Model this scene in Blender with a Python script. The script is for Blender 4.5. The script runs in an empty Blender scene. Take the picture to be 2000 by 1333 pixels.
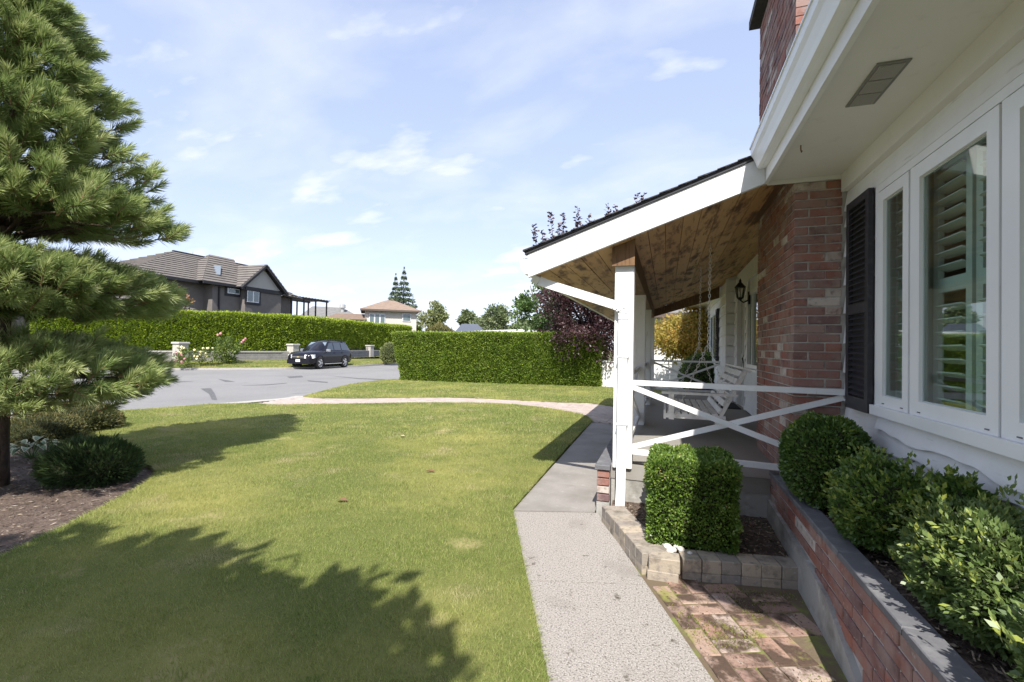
import bpy, bmesh, math, random
import numpy as np
from mathutils import Vector, Matrix, noise
R_ = math.radians
rnd = random.Random(7)
RNG = np.random.default_rng(11)
scn = bpy.context.scene
COL = scn.collection

# ------------------------------------------------------------------ camera
F = 900.0; W_, H_ = 2000.0, 1333.0
EYE = np.array([0.0, 0.0, 1.42])
def _basis():
    d = lambda x, y: np.array([x-1000.0, -(y-666.5), F])
    Y = d(1302, 684); Y /= np.linalg.norm(Y)
    h2 = d(302, 684-16.5)
    Z = np.cross(h2, Y); Z /= np.linalg.norm(Z)
    if Z[1] < 0: Z = -Z
    X = np.cross(Y, Z)
    if X[0] < 0: X = -X
    return np.array([X, Y, Z])
RM = _basis()
def ray(x, y): return RM @ (np.array([x-1000.0, -(y-666.5), F])/F)
def tz(x): return 0.0145*max(-18.4, min(0.0, x+1.6))    # the front garden falls gently towards the street
def atz(x, y, z): r = ray(x, y); return EYE+r*((z-EYE[2])/r[2])
def aty(x, y, yy): r = ray(x, y); return EYE+r*(yy/r[1])
def atx(x, y, xx): r = ray(x, y); return EYE+r*(xx/r[0])
def D(x, y, depth): return EYE+ray(x, y)*depth            # pixel at a given depth
def G(x, y, off=0.0):                                     # pixel on the garden surface
    p = atz(x, y, 0)
    for _ in range(12): p = atz(x, y, tz(p[0])+off)
    return p
cd = bpy.data.cameras.new('camera'); cam = bpy.data.objects.new('camera', cd); COL.objects.link(cam)
cd.sensor_width = 36; cd.lens = F/W_*36; cd.clip_start = 0.05; cd.clip_end = 2000
r_, u_, f_ = RM[:, 0], RM[:, 1], RM[:, 2]
cam.matrix_world = Matrix(((r_[0], u_[0], -f_[0], EYE[0]), (r_[1], u_[1], -f_[1], EYE[1]), (r_[2], u_[2], -f_[2], EYE[2]), (0, 0, 0, 1)))
scn.camera = cam

# ------------------------------------------------------------------ world, sun, exposure
SUNV = Vector((0.165, -0.82, 1.0)).normalized()
wd = bpy.data.worlds.new('World'); scn.world = wd; wd.use_nodes = True
nt = wd.node_tree; nt.nodes.clear()
def N(t, typ, **k):
    n = t.nodes.new(typ)
    for a, v in k.items(): setattr(n, a, v)
    return n
out = N(nt, 'ShaderNodeOutputWorld'); bg = N(nt, 'ShaderNodeBackground'); bg.inputs[1].default_value = 0.15
sky = N(nt, 'ShaderNodeTexSky', sky_type='NISHITA'); sky.sun_disc = False
sky.sun_elevation = math.asin(SUNV.z); sky.sun_rotation = math.atan2(SUNV.x, SUNV.y)
sky.air_density = 1.0; sky.dust_density = 0.5; sky.ozone_density = 1.0; sky.altitude = 20
tc = N(nt, 'ShaderNodeTexCoord'); sep = N(nt, 'ShaderNodeSeparateXYZ'); nt.links.new(tc.outputs['Generated'], sep.inputs[0])
def wmath(op, a, b=None):
    n = N(nt, 'ShaderNodeMath', operation=op)
    for i, v in enumerate((a, b)):
        if v is None: continue
        if isinstance(v, (int, float)): n.inputs[i].default_value = v
        else: nt.links.new(v, n.inputs[i])
    return n.outputs[0]
den = wmath('ADD', wmath('MAXIMUM', sep.outputs['Z'], 0.0), 0.22)
cmb = N(nt, 'ShaderNodeCombineXYZ')
nt.links.new(wmath('DIVIDE', sep.outputs['X'], den), cmb.inputs[0]); nt.links.new(wmath('DIVIDE', sep.outputs['Y'], den), cmb.inputs[1])
mpn = N(nt, 'ShaderNodeMapping'); mpn.inputs['Location'].default_value = (3.1, 1.7, 0); mpn.inputs['Rotation'].default_value = (0, 0, 0.5); mpn.inputs['Scale'].default_value = (1.0, 1.5, 1)
nt.links.new(cmb.outputs[0], mpn.inputs[0])
cn = N(nt, 'ShaderNodeTexNoise'); cn.inputs['Scale'].default_value = 1.9; cn.inputs['Detail'].default_value = 7; cn.inputs['Roughness'].default_value = 0.52; cn.inputs['Distortion'].default_value = 0.25
nt.links.new(mpn.outputs[0], cn.inputs['Vector'])
cr = N(nt, 'ShaderNodeValToRGB'); cr.color_ramp.elements[0].position = 0.46; cr.color_ramp.elements[0].color = (0.10,)*3+(1,); cr.color_ramp.elements[1].position = 0.80; cr.color_ramp.elements[1].color = (0.55,)*3+(1,)
nt.links.new(cn.outputs['Fac'], cr.inputs[0])
cn2 = N(nt, 'ShaderNodeTexNoise'); cn2.inputs['Scale'].default_value = 2.3; cn2.inputs['Detail'].default_value = 9; cn2.inputs['Roughness'].default_value = 0.5; mp2 = N(nt, 'ShaderNodeMapping'); mp2.inputs['Location'].default_value = (0.6, 5.2, 1.0); mp2.inputs['Scale'].default_value = (1.0, 1.9, 1)
nt.links.new(cmb.outputs[0], mp2.inputs[0]); nt.links.new(mp2.outputs[0], cn2.inputs['Vector'])
cr2 = N(nt, 'ShaderNodeValToRGB'); cr2.color_ramp.elements[0].position = 0.52; cr2.color_ramp.elements[0].color = (0, 0, 0, 1); cr2.color_ramp.elements[1].position = 0.70; cr2.color_ramp.elements[1].color = (0.9, 0.9, 0.9, 1); nt.links.new(cn2.outputs['Fac'], cr2.inputs[0])
mxc = N(nt, 'ShaderNodeMixRGB', blend_type='LIGHTEN'); mxc.inputs[0].default_value = 1; nt.links.new(cr.outputs[0], mxc.inputs[1]); nt.links.new(cr2.outputs[0], mxc.inputs[2])
mx = N(nt, 'ShaderNodeMixRGB'); mx.inputs[2].default_value = (2.95, 3.02, 3.2, 1)
tn = N(nt, 'ShaderNodeMixRGB', blend_type='MULTIPLY'); tn.inputs[0].default_value = 1.0; tn.inputs[2].default_value = (1.20, 1.24, 1.50, 1); gm = N(nt, 'ShaderNodeGamma'); gm.inputs[1].default_value = 0.45; nt.links.new(sky.outputs[0], gm.inputs[0]); nt.links.new(gm.outputs[0], tn.inputs[1])
nt.links.new(mxc.outputs[0], mx.inputs[0]); nt.links.new(tn.outputs[0], mx.inputs[1])
nt.links.new(mx.outputs[0], bg.inputs[0]); nt.links.new(bg.outputs[0], out.inputs[0])
sl = bpy.data.lights.new('sun', 'SUN'); so = bpy.data.objects.new('sun', sl); COL.objects.link(so)
sl.energy = 3.05; sl.angle = R_(0.53); sl.color = (1.0, 0.95, 0.87)
so.rotation_euler = SUNV.to_track_quat('Z', 'Y').to_euler(); so.location = (3, -15, 20)
vs = scn.view_settings; vs.view_transform = 'Standard'; vs.look = 'None'; vs.exposure = 1.38; vs.gamma = 1; vs.use_curve_mapping = False

# ------------------------------------------------------------------ materials
MATS = {}
def _ramp(t, stops):
    n = N(t, 'ShaderNodeValToRGB'); e = n.color_ramp.elements
    while len(e) < len(stops): e.new(0.5)
    for el, (p, c) in zip(e, stops): el.position = p; el.color = (c if hasattr(c, '__len__') else (c,)*3)[:3]+(1,) if hasattr(c, '__len__') else (c, c, c, 1)
    return n
def M(name, col, rough=0.65, var=(), bump=None, spec=0.35, metal=0.0, coat=0.0, rand=None, rattr=None, emis=None):
    """var: (scale, colour, lo, hi[, (sx,sy,sz)[, detail]]); bump: (scale, strength, dist[, stretch]); rand: ramp by piece"""
    if name in MATS: return MATS[name]
    m = bpy.data.materials.new(name); m.use_nodes = True; t = m.node_tree; b = t.nodes['Principled BSDF']
    b.inputs['Roughness'].default_value = rough; b.inputs['Specular IOR Level'].default_value = spec; b.inputs['Metallic'].default_value = metal
    if coat: b.inputs['Coat Weight'].default_value = coat; b.inputs['Coat Roughness'].default_value = 0.06
    co = N(t, 'ShaderNodeTexCoord')
    L = t.links.new
    if rand:
        ng = N(t, 'ShaderNodeNewGeometry'); oi = N(t, 'ShaderNodeObjectInfo')
        ad = N(t, 'ShaderNodeMath', operation='ADD'); fr = N(t, 'ShaderNodeMath', operation='FRACT')
        L(ng.outputs['Random Per Island'], ad.inputs[0]); L(oi.outputs['Random'], ad.inputs[1]); L(ad.outputs[0], fr.inputs[0])
        rp = _ramp(t, rand); rp.color_ramp.interpolation = 'LINEAR'; L(fr.outputs[0], rp.inputs[0]); cur = rp.outputs[0]
    else:
        c = N(t, 'ShaderNodeRGB'); c.outputs[0].default_value = tuple(col)+(1,); cur = c.outputs[0]
    def vec(st):
        mp = N(t, 'ShaderNodeMapping'); mp.inputs['Scale'].default_value = st; L(co.outputs['Object'], mp.inputs[0])
        if rand:
            oi2 = N(t, 'ShaderNodeObjectInfo'); av = N(t, 'ShaderNodeVectorMath', operation='ADD'); L(mp.outputs[0], av.inputs[0]); L(oi2.outputs['Location'], av.inputs[1]); return av.outputs[0]
        return mp.outputs[0]
    for v in var:
        sc, c2, lo, hi = v[:4]; st = v[4] if len(v) > 4 else (1, 1, 1); de = v[5] if len(v) > 5 else 5
        n = N(t, 'ShaderNodeTexNoise'); n.inputs['Scale'].default_value = sc; n.inputs['Detail'].default_value = de; n.inputs['Roughness'].default_value = 0.6
        L(vec(st), n.inputs['Vector'])
        rp = _ramp(t, [(lo, 0.0), (hi, 1.0)]); L(n.outputs['Fac'], rp.inputs[0])
        mm = N(t, 'ShaderNodeMixRGB'); L(rp.outputs[0], mm.inputs[0]); L(cur, mm.inputs[1]); mm.inputs[2].default_value = tuple(c2)+(1,); cur = mm.outputs[0]
    L(cur, b.inputs['Base Color'])
    if bump:
        n = N(t, 'ShaderNodeTexNoise'); n.inputs['Scale'].default_value = bump[0]; n.inputs['Detail'].default_value = 6
        L(vec(bump[3] if len(bump) > 3 else (1, 1, 1)), n.inputs['Vector'])
        bp = N(t, 'ShaderNodeBump'); bp.inputs['Strength'].default_value = bump[1]; bp.inputs['Distance'].default_value = bump[2]
        L(n.outputs['Fac'], bp.inputs['Height']); L(bp.outputs[0], b.inputs['Normal'])
    if emis: b.inputs['Emission Color'].default_value = tuple(emis)+(1,); b.inputs['Emission Strength'].default_value = 1
    MATS[name] = m; return m
def LEAF(name, stops, trans=0.35, rough=0.5, spec=0.3, patch=None):
    """foliage: colour ramp by the per-leaf random value; patch: (scale, colour, lo, hi)"""
    if name in MATS: return MATS[name]
    m = bpy.data.materials.new(name); m.use_nodes = True; t = m.node_tree; b = t.nodes['Principled BSDF']; L = t.links.new
    at = N(t, 'ShaderNodeAttribute', attribute_name='rnd'); rp = _ramp(t, stops); L(at.outputs['Fac'], rp.inputs[0]); cur = rp.outputs[0]
    if patch:
        for pt in (patch if isinstance(patch, list) else [patch]):
            co = N(t, 'ShaderNodeTexCoord'); n = N(t, 'ShaderNodeTexNoise'); n.inputs['Scale'].default_value = pt[0]; n.inputs['Detail'].default_value = 9; n.inputs['Roughness'].default_value = 0.62; L(co.outputs['Object'], n.inputs['Vector'])
            r2 = _ramp(t, [(pt[2], 0.0), (pt[3], 1.0)]); L(n.outputs['Fac'], r2.inputs[0])
            mm = N(t, 'ShaderNodeMixRGB'); L(r2.outputs[0], mm.inputs[0]); L(cur, mm.inputs[1]); mm.inputs[2].default_value = tuple(pt[1])+(1,); cur = mm.outputs[0]
    L(cur, b.inputs['Base Color']); b.inputs['Roughness'].default_value = rough; b.inputs['Specular IOR Level'].default_value = spec
    if trans:
        tr = N(t, 'ShaderNodeBsdfTranslucent'); L(cur, tr.inputs[0]); mxs = N(t, 'ShaderNodeMixShader'); mxs.inputs[0].default_value = trans
        L(b.outputs[0], mxs.inputs[1]); L(tr.outputs[0], mxs.inputs[2]); L(mxs.outputs[0], t.nodes['Material Output'].inputs[0])
    MATS[name] = m; return m
def GLASS(name, tint=(0.8, 0.87, 0.85), boost=0.0):
    if name in MATS: return MATS[name]
    m = bpy.data.materials.new(name); m.use_nodes = True; t = m.node_tree; t.nodes.remove(t.nodes['Principled BSDF']); L = t.links.new
    fr = N(t, 'ShaderNodeLayerWeight'); fr.inputs[0].default_value = 0.5; pw_ = N(t, 'ShaderNodeMath', operation='POWER'); L(fr.outputs['Facing'], pw_.inputs[0]); pw_.inputs[1].default_value = 4.0
    ad = N(t, 'ShaderNodeMath', operation='MULTIPLY_ADD'); L(pw_.outputs[0], ad.inputs[0]); ad.inputs[1].default_value = 0.85; ad.inputs[2].default_value = 0.05+boost; ad.use_clamp = True
    tr = N(t, 'ShaderNodeBsdfTransparent'); tr.inputs[0].default_value = tint+(1,); gl = N(t, 'ShaderNodeBsdfGlossy'); gl.inputs['Roughness'].default_value = 0.01
    ms = N(t, 'ShaderNodeMixShader'); L(ad.outputs[0], ms.inputs[0]); L(tr.outputs[0], ms.inputs[1]); L(gl.outputs[0], ms.inputs[2]); L(ms.outputs[0], t.nodes['Material Output'].inputs[0])
    MATS[name] = m; return m

m_white = M('white_paint', (0.76, 0.76, 0.76), 0.5, [(3, (0.66, 0.66, 0.64), 0.5, 0.8), (22, (0.55, 0.54, 0.50), 0.64, 0.78, (1, 1, 0.25))], (35, 0.28, 0.003))
m_vinyl = M('white_vinyl', (0.80, 0.81, 0.83), 0.35, [(2.5, (0.74, 0.75, 0.77), 0.45, 0.75)])
m_siding = M('painted_siding', (0.78, 0.78, 0.785), 0.6, [(4, (0.70, 0.70, 0.70), 0.45, 0.75), (40, (0.50, 0.495, 0.47), 0.62, 0.76, (1, 0.12, 1))], (50, 0.35, 0.004, (1, 0.08, 1)))
m_soffit = M('soffit_paint', (0.73, 0.722, 0.695), 0.7, [(1.3, (0.67, 0.66, 0.63), 0.4, 0.8), (9, (0.62, 0.61, 0.58), 0.6, 0.8)], (90, 0.08, 0.002))
m_char = M('charcoal_paint', (0.030, 0.030, 0.038), 0.5, [(25, (0.05, 0.05, 0.058), 0.5, 0.7)])
m_brick = M('red_brick', (0.2, 0.07, 0.05), 0.85, [(18, (0.09, 0.052, 0.048), 0.55, 0.75), (6, (0.30, 0.225, 0.20), 0.42, 0.72), (34, (0.42, 0.37, 0.34), 0.62, 0.74), (3.1, (0.085, 0.06, 0.055), 0.60, 0.78)], (70, 0.5, 0.004), 0.2,
    rand=[(0.0, (0.25, 0.11, 0.088)), (0.18, (0.30, 0.125, 0.095)), (0.34, (0.22, 0.125, 0.11)), (0.5, (0.33, 0.14, 0.10)), (0.62, (0.16, 0.10, 0.10)), (0.74, (0.28, 0.155, 0.13)), (0.90, (0.31, 0.18, 0.15)), (0.94, (0.50, 0.44, 0.39)), (1.0, (0.54, 0.48, 0.44))])
m_mortar = M('grey_mortar', (0.48, 0.46, 0.435), 0.9, [(12, (0.28, 0.265, 0.245), 0.45, 0.7)], (60, 0.5, 0.004))
m_wood = M('stained_ceiling_wood', (0.23, 0.125, 0.055), 0.55, [(5, (0.13, 0.062, 0.028), 0.50, 0.64, (1.7, 0.42, 1)), (11, (0.19, 0.095, 0.043), 0.56, 0.68, (1.6, 0.25, 1)), (16, (0.60, 0.40, 0.21), 0.60, 0.74, (1.5, 0.2, 1))], (40, 0.3, 0.004, (1, 0.1, 1)),
    rand=[(0, (0.56, 0.345, 0.16)), (0.5, (0.63, 0.41, 0.20)), (1, (0.48, 0.285, 0.125))])
m_beam = M('dark_stained_beam', (0.15, 0.085, 0.047), 0.6, [(20, (0.25, 0.15, 0.08), 0.5, 0.7, (2, 0.2, 0.4))], (40, 0.3, 0.004, (1, 0.1, 1)))
m_shingle = M('dark_roof_shingle', (0.045, 0.045, 0.052), 0.9, [(60, (0.085, 0.085, 0.09), 0.5, 0.7)], (150, 0.6, 0.004))
m_conc = M('smooth_concrete', (0.29, 0.272, 0.25), 0.85, [(110, (0.19, 0.175, 0.158), 0.55, 0.66), (2.2, (0.20, 0.187, 0.168), 0.42, 0.72), (14, (0.34, 0.325, 0.30), 0.6, 0.75), (45, (0.2, 0.185, 0.165), 0.66, 0.76)], (120, 0.35, 0.003))
m_floor = M('grey_painted_porch_floor', (0.30, 0.285, 0.26), 0.6, [(1.5, (0.23, 0.215, 0.195), 0.4, 0.75, (1, 0.4, 1)), (9, (0.38, 0.36, 0.33), 0.62, 0.78)], (90, 0.15, 0.002))
m_found = M('stained_foundation_concrete', (0.36, 0.35, 0.325), 0.9, [(5, (0.22, 0.21, 0.19), 0.45, 0.65), (9, (0.50, 0.49, 0.46), 0.58, 0.72)], (60, 0.5, 0.006))
m_agg = M('exposed_aggregate_concrete', (0.31, 0.285, 0.26), 0.9, [(95, (0.13, 0.115, 0.10), 0.51, 0.62, (1, 1, 1), 3), (140, (0.46, 0.43, 0.40), 0.52, 0.64, (1, 1, 1), 3), (2.2, (0.21, 0.19, 0.17), 0.56, 0.78), (9, (0.07, 0.055, 0.04), 0.62, 0.70, (1, 1, 1), 9), (1.1, (0.36, 0.335, 0.305), 0.6, 0.75)], (130, 0.7, 0.006))
m_asph = M('worn_asphalt', (0.225, 0.22, 0.216), 0.9, [(0.35, (0.19, 0.185, 0.182), 0.4, 0.7), (1.3, (0.16, 0.157, 0.155), 0.63, 0.68, (1, 0.25, 1)), (30, (0.29, 0.285, 0.28), 0.55, 0.7), (90, (0.17, 0.165, 0.16), 0.6, 0.72)], (150, 0.4, 0.006))
m_kerb = M('kerb_concrete', (0.40, 0.38, 0.35), 0.9, [(6, (0.30, 0.28, 0.25), 0.5, 0.7)], (80, 0.3, 0.004))
m_soil = M('bark_mulch_soil', (0.115, 0.083, 0.066), 0.95, [(35, (0.20, 0.155, 0.125), 0.52, 0.66), (9, (0.075, 0.052, 0.042), 0.45, 0.7), (110, (0.28, 0.235, 0.2), 0.66, 0.74)], (60, 1.0, 0.02))
m_block = M('concrete_retaining_block', (0.3, 0.27, 0.23), 0.9, [(6, (0.13, 0.11, 0.09), 0.54, 0.70), (22, (0.2, 0.175, 0.15), 0.5, 0.7), (70, (0.42, 0.39, 0.34), 0.62, 0.72)], (90, 0.6, 0.005), rand=[(0, (0.38, 0.32, 0.245)), (0.35, (0.27, 0.24, 0.205)), (0.6, (0.42, 0.35, 0.265)), (0.8, (0.18, 0.175, 0.175)), (1, (0.36, 0.30, 0.24))])
m_paveb = M('old_mossy_paving_brick', (0.3, 0.18, 0.14), 0.95, [(30, (0.42, 0.35, 0.30), 0.58, 0.72), (5, (0.085, 0.055, 0.04), 0.46, 0.56, (1, 1, 1), 9), (3.3, (0.22, 0.22, 0.055), 0.56, 0.64, (1, 1, 1), 9), (60, (0.06, 0.042, 0.032), 0.58, 0.66)], (55, 0.9, 0.008), rand=[(0, (0.30, 0.18, 0.135)), (0.25, (0.36, 0.26, 0.205)), (0.5, (0.25, 0.155, 0.125)), (0.75, (0.39, 0.31, 0.265)), (1, (0.31, 0.16, 0.105))])
m_pavej = M('mossy_joint_sand', (0.14, 0.105, 0.07), 0.95, [(6, (0.16, 0.18, 0.045), 0.5, 0.62)], (80, 0.8, 0.006))
m_ilock = M('pink_grey_interlock_paver', (0.4, 0.33, 0.29), 0.9, [(20, (0.28, 0.24, 0.215), 0.55, 0.75)], (90, 0.4, 0.003), rand=[(0, (0.42, 0.345, 0.30)), (0.4, (0.36, 0.30, 0.27)), (0.7, (0.46, 0.385, 0.335)), (1, (0.31, 0.27, 0.25))])
m_coping = M('grey_coping_stone', (0.13, 0.13, 0.14), 0.75, [(12, (0.19, 0.19, 0.195), 0.5, 0.7), (50, (0.09, 0.09, 0.1), 0.6, 0.75)], (70, 0.3, 0.004))
m_glass = GLASS('window_glass', (0.80, 0.88, 0.85), 0.02)
m_dark = M('dark_interior', (0.10, 0.095, 0.085), 0.9)
m_room = M('room_wall', (0.34, 0.32, 0.28), 0.9)
m_louv = M('white_louvre', (0.80, 0.80, 0.78), 0.5)
m_black = M('black_metal', (0.018, 0.018, 0.02), 0.45)
m_steel = M('galvanised_chain', (0.62, 0.62, 0.60), 0.35, metal=0.7)
m_bark = M('pine_bark', (0.11, 0.08, 0.06), 0.95, [(14, (0.055, 0.04, 0.032), 0.45, 0.65, (1, 1, 0.35)), (30, (0.2, 0.16, 0.13), 0.62, 0.74)], (25, 1.0, 0.03, (1, 1, 0.4)))
m_twig = M('tan_twig', (0.24, 0.155, 0.09), 0.9)
m_bark2 = M('dark_tree_bark', (0.07, 0.055, 0.045), 0.95, [(20, (0.13, 0.105, 0.085), 0.55, 0.7)], (25, 0.8, 0.02))

# ------------------------------------------------------------------ mesh helpers
def tag(o, label=None, cat=None, group=None, kind=None):
    if label: o['label'] = label
    if cat: o['category'] = cat
    if group: o['group'] = group
    if kind: o['kind'] = kind
    return o
def empty(name, loc, label=None, cat=None, group=None, rz=0.0):
    e = bpy.data.objects.new(name, None); COL.objects.link(e); e.location = loc; e.rotation_euler = (0, 0, rz); e.empty_display_size = 0.1
    return tag(e, label, cat, group)
def link(name, me, mat=None, parent=None, loc=None, rot=None):
    o = bpy.data.objects.new(name, me); COL.objects.link(o)
    if mat and not me.materials: me.materials.append(mat)
    if loc is not None: o.location = loc
    if rot is not None: o.rotation_euler = rot
    if parent is not None:
        o.parent = parent
        if loc is None:                                   # geometry given in world coordinates
            pw = Matrix.Identity(4); q = parent; ch = []
            while q is not None: ch.append(q); q = q.parent
            for q in reversed(ch): pw = pw @ q.matrix_parent_inverse @ q.matrix_basis
            o.matrix_parent_inverse = pw.inverted()
    return o
def npmesh(name, V, k, rn=None, smooth=False):
    """V: (n*k,3) with k verts per face, separate faces"""
    V = np.asarray(V, dtype=np.float32).reshape(-1, 3); nv = len(V); nf = nv//k
    me = bpy.data.meshes.new(name); me.vertices.add(nv); me.vertices.foreach_set('co', V.ravel())
    me.loops.add(nv); me.loops.foreach_set('vertex_index', np.arange(nv, dtype=np.int32))
    me.polygons.add(nf); me.polygons.foreach_set('loop_start', np.arange(0, nv, k, dtype=np.int32))
    me.update(calc_edges=True)
    a = me.attributes.new('rnd', 'FLOAT', 'FACE'); a.data.foreach_set('value', (RNG.random(nf) if rn is None else np.clip(rn, 0, 1)).astype(np.float32))
    return me
class MB:
    def __init__(s): s.v = []; s.f = []
    def add(s, vs, fs):
        o = len(s.v); s.v += [tuple(float(c) for c in v) for v in vs]; s.f += [tuple(i+o for i in f) for f in fs]; return s
    def hexa(s, p):                                       # 4 bottom (ccw from above), 4 top
        return s.add(p, [(3, 2, 1, 0), (4, 5, 6, 7), (0, 1, 5, 4), (1, 2, 6, 5), (2, 3, 7, 6), (3, 0, 4, 7)])
    def box(s, x0, x1, y0, y1, z0, z1):
        return s.hexa([(x0, y0, z0), (x1, y0, z0), (x1, y1, z0), (x0, y1, z0), (x0, y0, z1), (x1, y0, z1), (x1, y1, z1), (x0, y1, z1)])
    def cham(s, x0, x1, y0, y1, z0, z1, c):               # box with a chamfered top
        s.hexa([(x0, y0, z0), (x1, y0, z0), (x1, y1, z0), (x0, y1, z0), (x0, y0, z1-c), (x1, y0, z1-c), (x1, y1, z1-c), (x0, y1, z1-c)])
        s.f.pop(-5); o = len(s.v)-8
        a = [(x0+c, y0+c, z1), (x1-c, y0+c, z1), (x1-c, y1-c, z1), (x0+c, y1-c, z1)]
        s.v += a; t = [o+4, o+5, o+6, o+7]; n = [o+8, o+9, o+10, o+11]
        for i in range(4): j = (i+1) % 4; s.f.append((t[i], t[j], n[j], n[i]))
        s.f.append(tuple(n)); return s
    def bar(s, a, b, w, h, up=(0, 0, 1)):
        a = Vector(a); b = Vector(b); d = (b-a).normalized(); sd = d.cross(Vector(up)).normalized(); u = sd.cross(d).normalized()
        q = lambda p, i, j: p+sd*(w/2*i)+u*(h/2*j)
        return s.add([q(a, -1, -1), q(a, 1, -1), q(a, 1, 1), q(a, -1, 1), q(b, -1, -1), q(b, 1, -1), q(b, 1, 1), q(b, -1, 1)],
                     [(0, 1, 2, 3), (7, 6, 5, 4), (0, 4, 5, 1), (1, 5, 6, 2), (2, 6, 7, 3), (3, 7, 4, 0)])
    def tube(s, pts, rs, n=8, cap=True):
        pts = [Vector(p) for p in pts]; rs = rs if hasattr(rs, '__len__') else [rs]*len(pts); o = len(s.v)
        for i, p in enumerate(pts):
            d = (pts[min(i+1, len(pts)-1)]-pts[max(i-1, 0)]).normalized()
            r = Vector((0, 0, 1)) if abs(d.z) < 0.9 else Vector((1, 0, 0)); a = d.cross(r).normalized(); b = d.cross(a).normalized()
            for k in range(n):
                an = 2*math.pi*k/n; s.v.append(tuple(p+a*(math.cos(an)*rs[i])+b*(math.sin(an)*rs[i])))
        for i in range(len(pts)-1):
            for k in range(n):
                j = (k+1) % n; s.f.append((o+i*n+k, o+i*n+j, o+(i+1)*n+j, o+(i+1)*n+k))
        if cap: s.f.append(tuple(o+k for k in range(n))[::-1]); e = o+(len(pts)-1)*n; s.f.append(tuple(e+k for k in range(n)))
        return s
    def prism(s, poly, ax, a0, a1):                       # polygon in the two other axes, extruded along ax
        n = len(poly); mk = {'x': lambda p, t: (t, p[0], p[1]), 'y': lambda p, t: (p[0], t, p[1]), 'z': lambda p, t: (p[0], p[1], t)}[ax]
        s.add([mk(p, a0) for p in poly]+[mk(p, a1) for p in poly], [tuple(range(n))[::-1], tuple(range(n, 2*n))]+[(i, (i+1) % n, n+(i+1) % n, n+i) for i in range(n)])
        return s
    def mesh(s, name, smooth=False, fix=True):
        me = bpy.data.meshes.new(name); me.from_pydata(s.v, [], s.f); me.update()
        if fix:
            bm = bmesh.new(); bm.from_mesh(me); bmesh.ops.recalc_face_normals(bm, faces=bm.faces); bm.to_mesh(me); bm.free()
        if smooth: me.shade_smooth()
        return me
    def build(s, name, mat, parent=None, smooth=False, loc=None, rot=None):
        return link(name, s.mesh(name, smooth), mat, parent, loc, rot)
def sheet(name, poly, mat, z=None, drop=0.0, parent=None, zf=None, kind=None):
    """flat polygon (xy points) following the garden fall, with optional vertical edge"""
    bm = bmesh.new(); vs_ = [bm.verts.new((p[0], p[1], 0)) for p in poly]; bm.faces.new(vs_)
    bmesh.ops.triangulate(bm, faces=bm.faces[:])
    bmesh.ops.bisect_plane(bm, geom=bm.verts[:]+bm.edges[:]+bm.faces[:], plane_co=(-1.6, 0, 0), plane_no=(1, 0, 0))
    bmesh.ops.bisect_plane(bm, geom=bm.verts[:]+bm.edges[:]+bm.faces[:], plane_co=(-20.0, 0, 0), plane_no=(1, 0, 0))
    if drop:
        be = [e for e in bm.edges if e.is_boundary]
        r = bmesh.ops.extrude_edge_only(bm, edges=be); nv = [g for g in r['geom'] if isinstance(g, bmesh.types.BMVert)]
        low = set(nv)
    else: low = set()
    zz = zf or (lambda x, y: tz(x))
    for v in bm.verts: v.co.z = zz(v.co.x, v.co.y)+(z or 0)-(drop if v in low else 0)
    bmesh.ops.recalc_face_normals(bm, faces=bm.faces)
    me = bpy.data.meshes.new(name); bm.to_mesh(me); bm.free()
    if me.polygons and sum(p.normal.z*p.area for p in me.polygons) < 0: me.flip_normals()
    o = link(name, me, mat, parent); 
    if kind: o['kind'] = kind
    return o
def smooth_line(pts, n=6):
    """Catmull-Rom through 2-D points"""
    P = [np.array(p[:2], float) for p in pts]; o = []
    for i in range(len(P)-1):
        p0 = P[max(i-1, 0)]; p1 = P[i]; p2 = P[i+1]; p3 = P[min(i+2, len(P)-1)]
        for k in range(n):
            t = k/n; o.append(0.5*((2*p1)+(-p0+p2)*t+(2*p0-5*p1+4*p2-p3)*t*t+(-p0+3*p1-3*p2+p3)*t**3))
    o.append(P[-1]); return [tuple(q) for q in o]
def inpoly(P, poly):
    x, y = P[:, 0], P[:, 1]; c = np.zeros(len(P), bool); n = len(poly)
    for i in range(n):
        x1, y1 = poly[i][:2]; x2, y2 = poly[(i+1) % n][:2]
        if y1 == y2: continue
        c ^= ((y1 > y) != (y2 > y)) & (x < (x2-x1)*(y-y1)/(y2-y1)+x1)
    return c
def unit(a): return a/np.maximum(np.linalg.norm(a, axis=1, keepdims=True), 1e-9)
def rvec(n): return unit(RNG.normal(size=(n, 3)))
def leafmesh(name, P, Nn, L, Wd, jit=0.8, rn=None, k=4):
    """one small folded leaf per point"""
    n = len(P); d = unit(Nn+jit*rvec(n)); s = unit(np.cross(d, rvec(n))); L = (L*(0.7+0.6*RNG.random(n)))[:, None]; Wd = (Wd*(0.7+0.6*RNG.random(n)))[:, None]
    m = P+d*L*0.5
    V = np.stack([P, m+s*Wd*0.5, P+d*L, m-s*Wd*0.5], 1)
    return npmesh(name, V, 4, rn)
def ellip(n, c, r, shell=0.0):
    u = rvec(n); t = (shell+(1-shell)*RNG.random((n, 1)))**(1/3.0) if shell == 0 else shell+(1-shell)*RNG.random((n, 1))
    return np.array(c)+u*t*np.array(r), u
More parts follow.
